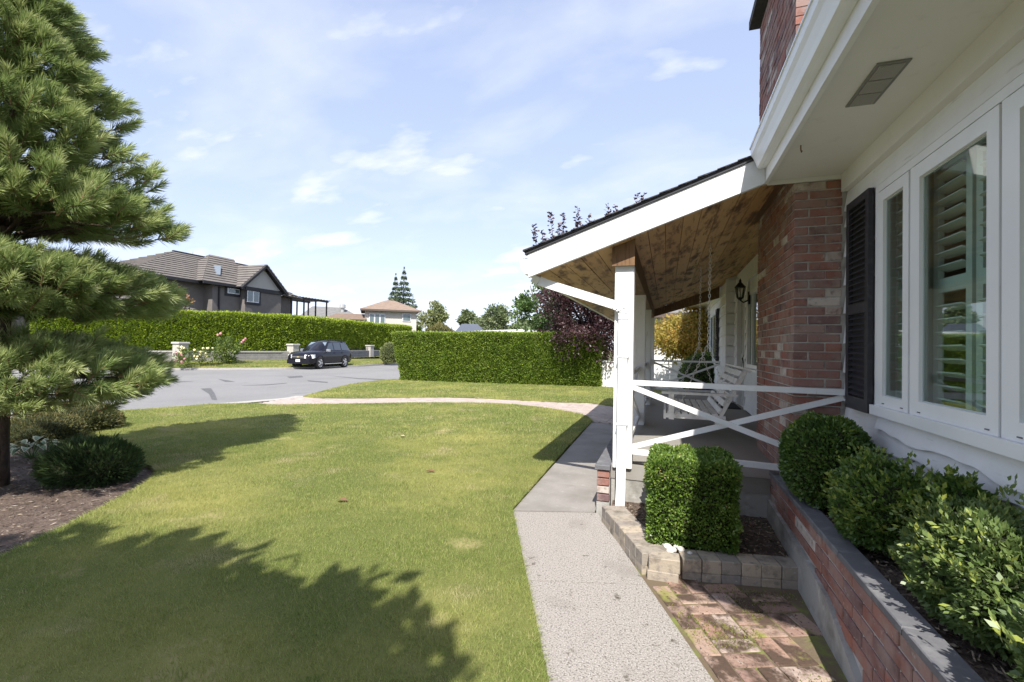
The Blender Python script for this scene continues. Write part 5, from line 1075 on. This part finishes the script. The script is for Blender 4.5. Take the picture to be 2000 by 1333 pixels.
    MB().box(-0.045, -0.036, -0.44, 0.44, 0.755, 0.785).build('grille_bar', m_chr, e, loc=(0, 0, 0))
    MB().add([(-0.05, -0.10, 0.745), (-0.05, -0.035, 0.745), (-0.05, -0.035, 0.73), (-0.05, 0.035, 0.73), (-0.05, 0.035, 0.745), (-0.05, 0.085, 0.745), (-0.05, 0.10, 0.795), (-0.05, 0.035, 0.795), (-0.05, 0.035, 0.81), (-0.05, -0.035, 0.81), (-0.05, -0.035, 0.795), (-0.05, -0.085, 0.795)], [tuple(range(12))]).build('emblem', M('gold_emblem', (0.6, 0.5, 0.25), 0.3, metal=0.5), e, loc=(0, 0, 0))
    MB().box(-0.05, 0.05, -0.80, 0.80, 0.36, 0.60).build('bumper', m_car, e, loc=(0, 0, 0))
    MB().box(-0.062, -0.051, -0.16, 0.16, 0.47, 0.62).build('licence_plate', m_plate, e, loc=(0, 0, 0))
    return e
fw_ = D(622, 721, 31.7); ax = Vector((-0.111, 0.993, 0)).normalized(); sd = Vector((ax.y, -ax.x, 0))
org = Vector((fw_[0], fw_[1], 0))-ax*0.98-sd*0.85
zroad = tz(-20)-0.03
sv = make_suv((org.x, org.y, zroad), math.atan2(ax.y, ax.x), 'black SUV with silver wheels parked along the far kerb', None); sv.scale = (1.04, 1.04, 1.1)

# ------------------------------------------------------------------ houses across the street
class Frame:
    """building frame: origin on its facade, u along the facade, v away from the viewer"""
    def __init__(s, pa, pb):
        s.o = np.array(pa[:2]); s.u = np.array(pb[:2])-s.o; s.len = np.linalg.norm(s.u); s.u /= s.len; s.v = np.array([-s.u[1], s.u[0]])
        if (s.v*s.o).sum() < 0: s.v = -s.v
    def p(s, u, v, z): q = s.o+s.u*u+s.v*v; return (q[0], q[1], z)
    def hit(s, px, py, v=0.0):                              # where the line of sight meets the plane v
        r = ray(px, py); n = s.v; k = ((s.o+s.v*v-EYE[:2])*n).sum()/(r[:2]*n).sum(); q = EYE+r*k
        return ((q[:2]-s.o)*s.u).sum(), q[2]
    def box(s, m, u0, u1, v0, v1, z0, z1): return m.hexa([s.p(u0, v0, z0), s.p(u1, v0, z0), s.p(u1, v1, z0), s.p(u0, v1, z0), s.p(u0, v0, z1), s.p(u1, v0, z1), s.p(u1, v1, z1), s.p(u0, v1, z1)])
def tiled(name, e0, e1, r1, r0, n, mat, parent, th=0.05, step=0.09):
    """roof plane of n overlapping tile courses, eave e0-e1 up to ridge r0-r1"""
    e0, e1, r0, r1 = [np.array(q, float) for q in (e0, e1, r0, r1)]; nn = np.cross(e1-e0, r0-e0); nn /= np.linalg.norm(nn); nn *= np.sign(nn[2]); m = MB()
    for i in range(n):
        a, b = i/n, min(1.0, (i+1.08)/n); A0 = e0+(r0-e0)*a; A1 = e1+(r1-e1)*a; B0 = e0+(r0-e0)*b; B1 = e1+(r1-e1)*b
        m.add([A0+nn*step, A1+nn*step, B1+nn*0.01, B0+nn*0.01, A0-nn*th, A1-nn*th, B1-nn*th, B0-nn*th], [(0, 1, 2, 3), (4, 5, 1, 0), (5, 6, 2, 1), (7, 6, 5, 4), (4, 0, 3, 7)])
    return m.build(name, mat, parent)
m_tile = M('grey_brown_roof_tile', (0.165, 0.148, 0.135), 0.85, [(0.9, (0.125, 0.113, 0.105), 0.45, 0.7), (8, (0.21, 0.19, 0.175), 0.55, 0.7)], (10, 0.5, 0.03))
m_stuc = M('taupe_stucco', (0.165, 0.15, 0.138), 0.9, [(1.5, (0.19, 0.173, 0.158), 0.45, 0.7)], (40, 0.3, 0.01)); m_trim = M('dark_trim', (0.03, 0.03, 0.034), 0.6); m_gable = M('pale_gable_stucco', (0.40, 0.39, 0.365), 0.9)
m_hg2 = M('house_window_glass', (0.10, 0.14, 0.15), 0.06, spec=0.8, coat=0.6)
gh = Frame(D(370, 600, 43), D(612, 600, 58))
GH = empty('grey_house', gh.p(6, 0, 0.15), 'large grey stucco house with tiled hip roof behind the street hedge', 'house')
zE = gh.hit(372, 548)[1]; zR = gh.hit(350, 494, 4.5)[1]
uR = gh.hit(490, 520, 4.5)[0]; uB = gh.hit(552, 560)[0]
uL = gh.hit(262, 560)[0]; uRL = gh.hit(338, 494, 4.5)[0]
gh.box(MB(), uL, uB, 0.4, 9.5, 0.15, zE-0.05).build('wall', m_stuc, GH)
tiled('roof', gh.p(uL-0.6, -0.3, zE), gh.p(uB+0.6, -0.3, zE), gh.p(uR-0.4, 4.5, zR), gh.p(uRL, 4.5, zR), 13, m_tile, GH)
tiled('roof', gh.p(uB+0.6, -0.3, zE), gh.p(uB+0.6, 9.6, zE), gh.p(uR-0.4, 4.6, zR), gh.p(uR-0.4, 4.5, zR), 13, m_tile, GH)
tiled('roof', gh.p(uB+0.6, 9.6, zE), gh.p(uL-0.6, 9.6, zE), gh.p(uRL, 4.6, zR), gh.p(uR-0.4, 4.6, zR), 13, m_tile, GH)
tiled('roof', gh.p(uL-0.6, 9.6, zE), gh.p(uL-0.6, -0.3, zE), gh.p(uRL, 4.5, zR), gh.p(uRL, 4.6, zR), 13, m_tile, GH)
gh.box(MB(), uL-9, uL, 2.0, 9.0, 0.15, zE-1.2).build('wing_wall', m_stuc, GH)
tiled('wing_roof', gh.p(uL-9.6, 1.3, zE-1.2), gh.p(uL+0.5, 1.3, zE-1.2), gh.p(uL+0.5, 5.5, zE+1.6), gh.p(uL-6, 5.5, zE+1.6), 10, m_tile, GH)
MB().bar(gh.p(uRL, 4.55, zR+0.06), gh.p(uR-0.4, 4.55, zR+0.06), 0.25, 0.16).build('ridge_cap', m_trim, GH)
gh.box(MB(), uL-0.5, uB+0.5, -0.42, -0.30, zE-0.22, zE+0.02).build('fascia', m_trim, GH)
# skylit bay with its own hip
u0 = gh.hit(405, 560)[0]; u1 = gh.hit(479, 560)[0]
gh.box(MB(), u0, u1, -0.7, 0.4, 0.15, zE-0.06).build('bay_wall', m_stuc, GH)
ua, ub = gh.hit(396, 552, -1.1)[0], gh.hit(482, 562, -1.1)[0]; zr2 = gh.hit(450, 506, 3.2)[1]; um = gh.hit(437, 506, 3.2)[0]
tiled('bay_roof', gh.p(ua, -1.1, zE), gh.p(ub, -1.1, zE), gh.p(um+1.2, 3.2, zr2), gh.p(um-1.6, 3.2, zr2), 12, m_tile, GH)
tiled('bay_roof', gh.p(ub, -1.1, zE), gh.p(ub, 3.2, zE), gh.p(um+1.2, 3.3, zr2), gh.p(um+1.2, 3.2, zr2), 12, m_tile, GH)
tiled('bay_roof', gh.p(ua, 3.2, zE), gh.p(ua, -1.1, zE), gh.p(um-1.6, 3.2, zr2), gh.p(um-1.6, 3.3, zr2), 12, m_tile, GH)
gh.box(MB(), ua, ub, -1.22, -1.1, zE-0.22, zE+0.02).build('fascia', m_trim, GH)
sk = np.array(gh.p(0, 0, 0)); su, sz_ = gh.hit(422, 536, 0.5)
MB().bar(gh.p(su-0.45, 0.15, sz_-0.15), gh.p(su+0.55, 1.35, sz_+0.95), 1.0, 0.14, up=(0, 0, 1)).build('skylight', M('skylight_glass', (0.16, 0.19, 0.22), 0.1, spec=0.8), GH)
# gable bay
g0, g1 = gh.hit(479, 580, -1.4)[0], gh.hit(549, 580, -1.4)[0]; ga = gh.hit(521, 518, -1.9); gl = gh.hit(471, 563, -1.9); gr = gh.hit(563, 576, -1.9)
zg = (gl[1]+gr[1])/2
gh.box(MB(), g0, g1, -1.4, 0.4, 0.15, zg-0.05).build('gable_wall', m_stuc, GH)
MB().add([gh.p(g0-0.2, -1.42, zg), gh.p(g1+0.2, -1.42, zg), gh.p(ga[0], -1.42, ga[1]-0.35), gh.p(g0-0.2, -1.0, zg), gh.p(g1+0.2, -1.0, zg), gh.p(ga[0], -1.0, ga[1]-0.35)], [(0, 1, 2), (3, 5, 4), (0, 3, 4, 1), (1, 4, 5, 2), (2, 5, 3, 0)]).build('gable_panel', m_gable, GH)
gh.box(MB(), g0-0.1, g1+0.1, -1.55, -1.43, zg-0.10, zg+0.30).build('gable_band', m_trim, GH)
for (uu, zz, s) in ((gl[0], gl[1], -1), (gr[0], gl[1], 1)):
    MB().bar(gh.p(uu, -1.85, zz), gh.p(ga[0], -1.85, ga[1]-0.1), 0.12, 0.34).build('bargeboard', m_trim, GH)
    tiled('gable_roof', gh.p(uu, -1.95, zz+0.12), gh.p(uu, 4.0, zz+0.12), gh.p(ga[0], 4.0, ga[1]+0.05), gh.p(ga[0], -1.95, ga[1]+0.05), 9, m_tile, GH)
def hwin(fr, px0, py0, px1, py1, v, parent, bars=1, tr=True):
    a = fr.hit(px0, py0, v); b = fr.hit(px1, py1, v); u0, u1 = sorted((a[0], b[0])); z1 = a[1]; z0 = b[1]
    if z0 > z1: z0, z1 = z1, z0
    w = fr.box(MB(), u0, u1, v-0.10, v-0.02, z0, z1).build('window', m_vinyl, parent)
    if tr: fr.box(MB(), u0-0.25, u1+0.25, v-0.06, v-0.012, z0-0.25, z1+0.2).build('window_trim', m_trim, parent)
    n = bars; wd__ = (u1-u0)/n
    for i in range(n): fr.box(MB(), u0+i*wd__+0.09, u0+(i+1)*wd__-0.07, v-0.125, v-0.105, z0+0.09, z1-0.09).build('pane', m_hg2, w)
    return w
hwin(gh, 443.5, 562.5, 466.5, 576, -0.7, GH); hwin(gh, 482, 566.5, 504.5, 592.5, -1.4, GH, 2)
q = gh.hit(428, 560, -0.75); MB().bar(gh.p(q[0], -0.78, 0.2), gh.p(q[0], -0.78, zE-0.3), 0.12, 0.12, up=(1, 0, 0)).build('downspout', m_trim, GH)
# low side roof on the left, right wing with dark glazing
l0, l1 = gh.hit(330, 604, -3.4), gh.hit(436, 606, -3.4)
tiled('lower_roof', gh.p(l0[0]-3, -3.4, l0[1]-0.7), gh.p(l1[0]+0.3, -3.4, l0[1]-0.7), gh.p(l1[0]-2.2, -0.2, l0[1]+0.9), gh.p(l0[0]-3, -0.2, l0[1]+0.9), 7, m_tile, GH)
gh.box(MB(), l0[0]-3, l1[0]-0.2, -3.0, 0.3, 0.15, l0[1]-0.8).build('lower_wall', m_stuc, GH)
gh.box(MB(), uB, uB+2.6, 1.2, 9.5, 0.15, zE-0.06).build('side_wing', m_stuc, GH)
tiled('side_roof', gh.p(uB-2, 0.4, zE), gh.p(uB+3.6, 0.4, zE-0.25), gh.p(uB+0.4, 4.8, zE+2.4), gh.p(uB-2, 4.8, zE+2.6), 9, m_tile, GH)
# pergola on the right deck
pg = empty('pergola', gh.p(uB+5, 1, 0.15), 'black metal deck pergola at the right end of the grey house', 'pergola')
pz = gh.hit(620, 590, 1.0)[1]
for i in range(4):
    uu = uB+2.0+i*2.0
    for vv in (0.6, 3.6): gh.box(MB(), uu-0.07, uu+0.07, vv-0.07, vv+0.07, 0.15, pz).build('post', m_black, pg)
for vv in (0.6, 3.6): gh.box(MB(), uB+1.8, uB+8.3, vv-0.06, vv+0.06, pz, pz+0.18).build('beam', m_black, pg)
for i in range(13): gh.box(MB(), uB+1.9+i*0.52, uB+2.0+i*0.52, 0.2, 4.0, pz+0.185, pz+0.29).build('rafter', m_black, pg)
gh.box(MB(), uB+1.9, uB+8.2, 0.55, 0.6, 3.9, 3.96).build('deck_rail', m_black, pg)
gh.box(MB(), uB+1.9, uB+8.2, 0.2, 4.0, 2.7, 2.9).build('deck', m_trim, pg)
for i in range(26): gh.box(MB(), uB+1.95+i*0.24, uB+1.98+i*0.24, 0.56, 0.59, 2.9, 3.9).build('baluster', m_black, pg)

# pale house with brown hip roof
def hip_house(name, label, pa, pb, dep, z0, zE, zR, wallm, roofm, ridge=(0.42, 0.58), ov=0.6, n=8):
    fr = Frame(pa, pb); e = empty(name, fr.p(fr.len/2, 0, z0), label, 'house')
    fr.box(MB(), 0, fr.len, 0, dep, z0, zE-0.02).build('wall', wallm, e); L = fr.len
    A, B, C_, D_ = fr.p(-ov, -ov, zE), fr.p(L+ov, -ov, zE), fr.p(L+ov, dep+ov, zE), fr.p(-ov, dep+ov, zE); r0 = fr.p(L*ridge[0], dep/2, zR); r1 = fr.p(L*ridge[1], dep/2, zR)
    for q in ((A, B, r1, r0), (B, C_, r1, r1), (C_, D_, r0, r1), (D_, A, r0, r0)): tiled('roof', *q, n, roofm, e, 0.04, 0.03)
    fr.box(MB(), -ov, L+ov, -ov-0.1, -ov, zE-0.22, zE+0.0).build('fascia', M('brown_fascia', (0.12, 0.09, 0.075), 0.7), e)
    return fr, e
m_tanr = M('brown_shingle_roof', (0.27, 0.20, 0.155), 0.9, [(2, (0.22, 0.16, 0.125), 0.45, 0.7)]); m_cream = M('pale_stucco', (0.55, 0.51, 0.47), 0.9)
za = D(760, 606, 62)[2]; zr = D(786, 588, 66)[2]
fr2, H2 = hip_house('pale_house', 'pale two-storey house with brown hip roof and dark windows', D(712, 640, 61), D(813, 640, 63), 8, -0.4, za, zr, m_cream, m_tanr)
hwin(fr2, 721, 612.5, 752, 634, 0, H2, 3, False); hwin(fr2, 786, 612.5, 802, 628.5, 0, H2, 1, False)
zl = D(690, 620, 60)[2]; tiled('side_roof', fr2.p(-5, -1, zl-0.3), fr2.p(0.2, -1, zl-0.3), fr2.p(0.2, 3.5, zl+0.7), fr2.p(-3.5, 3.5, zl+0.7), 5, m_tanr, H2)
fr2.box(MB(), -4.6, 0, -0.5, 4, -0.4, zl-0.35).build('side_wall', m_cream, H2)
m_grr = M('grey_shingle_roof', (0.20, 0.195, 0.19), 0.9, [(2, (0.16, 0.155, 0.15), 0.45, 0.7)])
fr3, H3 = hip_house('grey_roofed_house', 'low house with plain grey roof behind the pergola', D(590, 640, 74), D(702, 640, 78), 9, -0.4, D(640, 622, 76)[2], D(640, 600, 80)[2], m_cream, m_grr, (0.2, 0.75))
q = fr3.p(fr3.len*0.72, 2.5, 0); vz = D(673, 605, 78)[2]
MB().tube([(q[0], q[1], vz-0.8), (q[0], q[1], vz+0.3), (q[0], q[1], vz+0.35), (q[0], q[1], vz+0.9), (q[0], q[1], vz+1.1)], [0.3, 0.3, 0.55, 0.5, 0.1], 10).build('chimney_vent', M('silver_vent', (0.5, 0.49, 0.46), 0.4, metal=0.5), H3)
fr4, H4 = hip_house('slate_roofed_house', 'slate-blue roof of a low house beyond the right hedge', D(896, 660, 60), D(942, 660, 60), 7, -0.4, D(900, 652, 60)[2], D(905, 632, 62)[2], m_cream, M('slate_blue_roof', (0.10, 0.115, 0.145), 0.85), (0.0, 0.7))
hs = empty('carport', D(1000, 660, 32), 'low white flat-roofed carport edge above the right hedge', 'carport')
a = D(955, 650, 34); b = D(1052, 645, 31); MB().bar((a[0], a[1], a[2]), (b[0], b[1], a[2]+0.05), 3.0, 0.16).build('roof', m_white, hs)
for t in (0.1, 0.9): q = a+(b-a)*t; MB().box(q[0]-0.06, q[0]+0.06, q[1]-0.06, q[1]+0.06, -0.5, a[2]-0.08).build('post', m_white, hs)

# white painted wall and neighbour's white house seen past the porch
fw2 = empty('painted_wall', (0.4, 17.6, 0), 'white painted block wall beyond the porch end and hedge', 'wall')
for r in range(5):
    for i in range(24):
        x = -2.75+i*0.41-(0.2 if r % 2 else 0); MB().box(x, x+0.403, 17.45, 17.63, -0.1+r*0.205, -0.1+r*0.205+0.2).build('block', m_siding, fw2)
MB().box(-2.95, 7.0, 17.42, 17.66, 0.927, 0.985).build('cap', m_siding, fw2)
fr5, H5 = hip_house('white_neighbour_house', 'white neighbouring house showing behind the golden maple', (-1.0, 27.0), (9.0, 25.5), 8, -0.2, 3.4, 5.2, M('neighbour_white', (0.66, 0.65, 0.62), 0.8), m_grr)
tr = empty('trellis_fence', (1.6, 19.2, 0), 'dark horizontal slat screen under the golden maple', 'fence')
for k in range(9): MB().box(0.75, 2.2, 19.2, 19.23, 0.15+k*0.2, 0.15+k*0.2+0.12).build('slat', m_beam, tr)
for x in (0.75, 2.12): MB().box(x, x+0.09, 19.24, 19.33, -0.1, 2.0).build('post', m_beam, tr)
ball_bush('porch_end_bush', 'rounded green bush just beyond the far porch railing', (0.95, 12.9, 0.75), (0.65, 0.6, 0.62), 5000, (0.05, 0.03), m_holly)

# ------------------------------------------------------------------ trees
m_plum = LEAF('purple_plum_leaf', [(0, (0.030, 0.014, 0.018)), (0.5, (0.065, 0.03, 0.036)), (0.85, (0.115, 0.062, 0.066)), (1, (0.19, 0.125, 0.125))], 0.25, 0.35, 0.5)
pc = aty(1120, 600, 19.0)
plum = leafy('purple_plum_tree', 'dark purple-leaved plum tree over the right end of the hedge', (-2.75, 17.7, 3.05), (2.3, 1.6, 2.25), 230, 150, (0.10, 0.06), m_plum, 0.5, 'tree', (-0.1, 0.13), 0.3, part='crown')
for px, py, dy in [(1042, 440, .5), (1058, 452, 0), (1075, 418, .4), (1091, 438, .2), (1098, 418, 0), (1128, 402, .6), (1120, 446, 0.3), (1150, 420, .2), (1162, 430, 0), (1188, 398, .5), (1203, 402, .1), (1245, 378, .4), (1258, 376, .2), (1068, 470, .1), (1135, 440, .3), (1176, 430, .1)]:
    t_ = aty(px, py, 18.5+dy); b_ = np.array([t_[0]*0.85-0.4, 18.6, 4.1]); n = 120; tt = RNG.random(n)**0.7; P = b_+(t_-b_)*tt[:, None]+0.03*RNG.normal(size=(n, 3))
    MB().tube([b_, (b_+t_)/2+np.array([0.05, 0, 0]), t_], [0.02, 0.012, 0.004], 4).build('water_shoot', m_bark2, plum)
    link('shoot_leaves', leafmesh('shoot_leaves', P, np.column_stack([RNG.normal(size=(n, 2)), 0.3*np.ones(n)]), 0.15, 0.08, 0.5), m_plum, plum)
m_grn = LEAF('sycamore_leaf', [(0, (0.05, 0.10, 0.025)), (0.5, (0.10, 0.17, 0.05)), (0.9, (0.17, 0.24, 0.085)), (1, (0.26, 0.32, 0.15))], 0.35)
leafy('green_tree', 'loose green broadleaf tree left of the purple plum', (-6.1, 23.5, 3.6), (1.55, 1.5, 2.2), 55, 90, (0.17, 0.12), m_grn, 0.5, 'tree', (-0.3, 0.12), 0.4, part='crown')
m_map = LEAF('golden_maple_leaf', [(0, (0.22, 0.25, 0.05)), (0.35, (0.38, 0.34, 0.08)), (0.7, (0.52, 0.38, 0.10)), (0.9, (0.54, 0.30, 0.09)), (1, (0.28, 0.32, 0.08))], 0.5)
leafy('golden_maple', 'golden-orange leaved maple beyond the far porch railing', (0.75, 15.3, 2.0), (1.5, 1.1, 1.05), 130, 120, (0.095, 0.055), m_map, 0.36, 'tree', (-0.1, 0.07), 0.35, part='crown', limbs=8)
m_sprc = LEAF('spruce_needle', [(0, (0.06, 0.09, 0.055)), (0.6, (0.11, 0.155, 0.085)), (1, (0.2, 0.24, 0.15))], 0.15)
def conifer(label, base, H, Rm, n, leaf, mat, z0, grp=None):
    e = empty('conifer_tree', (base[0], base[1], z0), label, 'tree', grp)
    MB().tube([(base[0], base[1], z0), (base[0], base[1], z0+H*0.98)], [H*0.018, 0.02], 7).build('trunk', m_bark2, e)
    t = RNG.random(n)**0.9; tier = np.round(t*16)/16; t = np.clip(tier+RNG.normal(0, 0.010, n), 0.02, 1.0); a = RNG.integers(0, 11, n)*0.571+tier*40+RNG.normal(0, 0.16, n); rr = Rm*(1.0-np.clip(t, 0, 1))**1.1*(RNG.random(n)**0.6)*(0.75+0.5*np.abs(np.sin(tier*57+a)))
    P = np.column_stack([base[0]+rr*np.cos(a), base[1]+rr*np.sin(a), z0+H*(0.04+0.95*t)-0.18*rr]); Nn = np.column_stack([np.cos(a), np.sin(a), -0.2+0*a])
    link('crown', leafmesh('crown', P, Nn, leaf[0]*(1.12-t), leaf[1]*(1.15-t), 0.6), mat, e)
for px, top, dp, lab, Rr in ((772, 533, 92, 'left and slightly shorter of the twin conifers behind the pale house', 3.6), (788, 520, 90, 'right and taller of the twin conifers behind the pale house', 4.8)):
    c = D(px, 600, dp); zt_ = D(px, top, dp)[2]; conifer(lab, c, zt_+0.5, Rr, 7500, (1.15, 0.34), m_sprc, -0.5, 'twin conifers')
for px, top, dp, lab in ((374, 488, 75, 'tip of a conifer above the grey house ridge, the left one'), (386, 496, 78, 'tip of a conifer above the grey house ridge, the right one')):
    c = D(px, 600, dp); conifer(lab, c, D(px, top, dp)[2]+0.4, 1.1, 500, (0.6, 0.2), m_grn, -0.4, 'conifer tips over the ridge')
m_pale = LEAF('pale_tree_leaf', [(0, (0.11, 0.145, 0.055)), (0.5, (0.22, 0.25, 0.095)), (1, (0.34, 0.35, 0.17))], 0.3)
m_mid = LEAF('mid_tree_leaf', [(0, (0.10, 0.135, 0.065)), (0.5, (0.18, 0.225, 0.10)), (1, (0.29, 0.32, 0.17))], 0.3)
def px_tree(name, lab, pxc, pyt, pyb, hw, dp, ncl, per, leaf, mat, cr):
    c = D(pxc, (pyt+pyb)/2, dp); h = (pyb-pyt)/900*dp/2; w = hw/900*dp
    return leafy(name, lab, c, (w, w, h), ncl, per, leaf, mat, cr, 'tree', (-0.5, 0.14), 0.45, part='crown')
px_tree('broadleaf_tree', 'pale yellow-green tree at the right corner of the pale house', 845, 594, 650, 24, 50, 40, 60, (0.30, 0.17), m_pale, 0.55)
px_tree('broadleaf_tree', 'small upright tree standing just left of the widest distant tree', 911, 607, 640, 15, 88, 30, 50, (0.5, 0.3), m_mid, 0.8)
px_tree('broadleaf_tree', 'widest distant green tree left of the sycamore', 972, 598, 655, 23, 70, 45, 60, (0.45, 0.28), m_mid, 0.9)
px_tree('broadleaf_tree', 'low distant tree between the slate roof and the widest tree', 940, 618, 655, 18, 80, 25, 50, (0.45, 0.28), m_mid, 0.8)
c = D(858, 650, 33); ball_bush('dome_shrub', 'large rounded olive-bronze dome shrub rising above the right hedge', (c[0], c[1], 1.0), (1.65, 1.4, 2.05), 9000, (0.13, 0.07), LEAF('dome_leaf', [(0, (0.09, 0.085, 0.03)), (0.5, (0.16, 0.155, 0.05)), (1, (0.28, 0.25, 0.10))], 0.25), 0.8, 0.05, 2, 0, cut=-0.95)
c = D(762, 690, 40); ball_bush('grey_shrub', 'pale grey-green shrub peeking out left of the right hedge', (c[0], c[1], 0.75), (0.9, 0.8, 0.95), 3000, (0.12, 0.06), m_pale, 0.8, 0.08, 2, 0, cut=-0.9)
c = D(356, 560, 34.5); leafy('magnolia_tree', 'bronze-leaved magnolia poking out behind the pine', (c[0]-0.2, c[1], 3.9), (0.75, 0.75, 1.6), 26, 40, (0.22, 0.11), LEAF('bronze_leaf', [(0, (0.05, 0.07, 0.025)), (0.5, (0.10, 0.10, 0.035)), (0.75, (0.26, 0.13, 0.06)), (1, (0.40, 0.24, 0.12))], 0.3), 0.35, 'tree', (0.1, 0.08), 0.4, part='crown')
for i, (px, pyt, hw, dp, mt, lab) in enumerate([(700, 628, 60, 110, m_mid, 'far line of trees behind the grey-roofed house'), (1030, 628, 40, 120, m_mid, 'far tree seen just left of the purple plum'), (1070, 620, 50, 100, m_mid, 'far tree behind the purple plum')]):
    px_tree('distant_tree', lab, px, pyt, 668, hw, dp, 60, 40, (0.8, 0.5), mt, 1.6)
# a leafy tree behind the viewpoint, whose shade falls over the near lawn
leafy('shade_tree', 'leafy tree standing behind the viewpoint and shading the near lawn', (-2.2, -3.6, 3.9), (2.75, 2.2, 1.6), 800, 100, (0.22, 0.15), m_grn, 0.5, 'tree', (-0.05, 0.12), 0.15, part='crown')
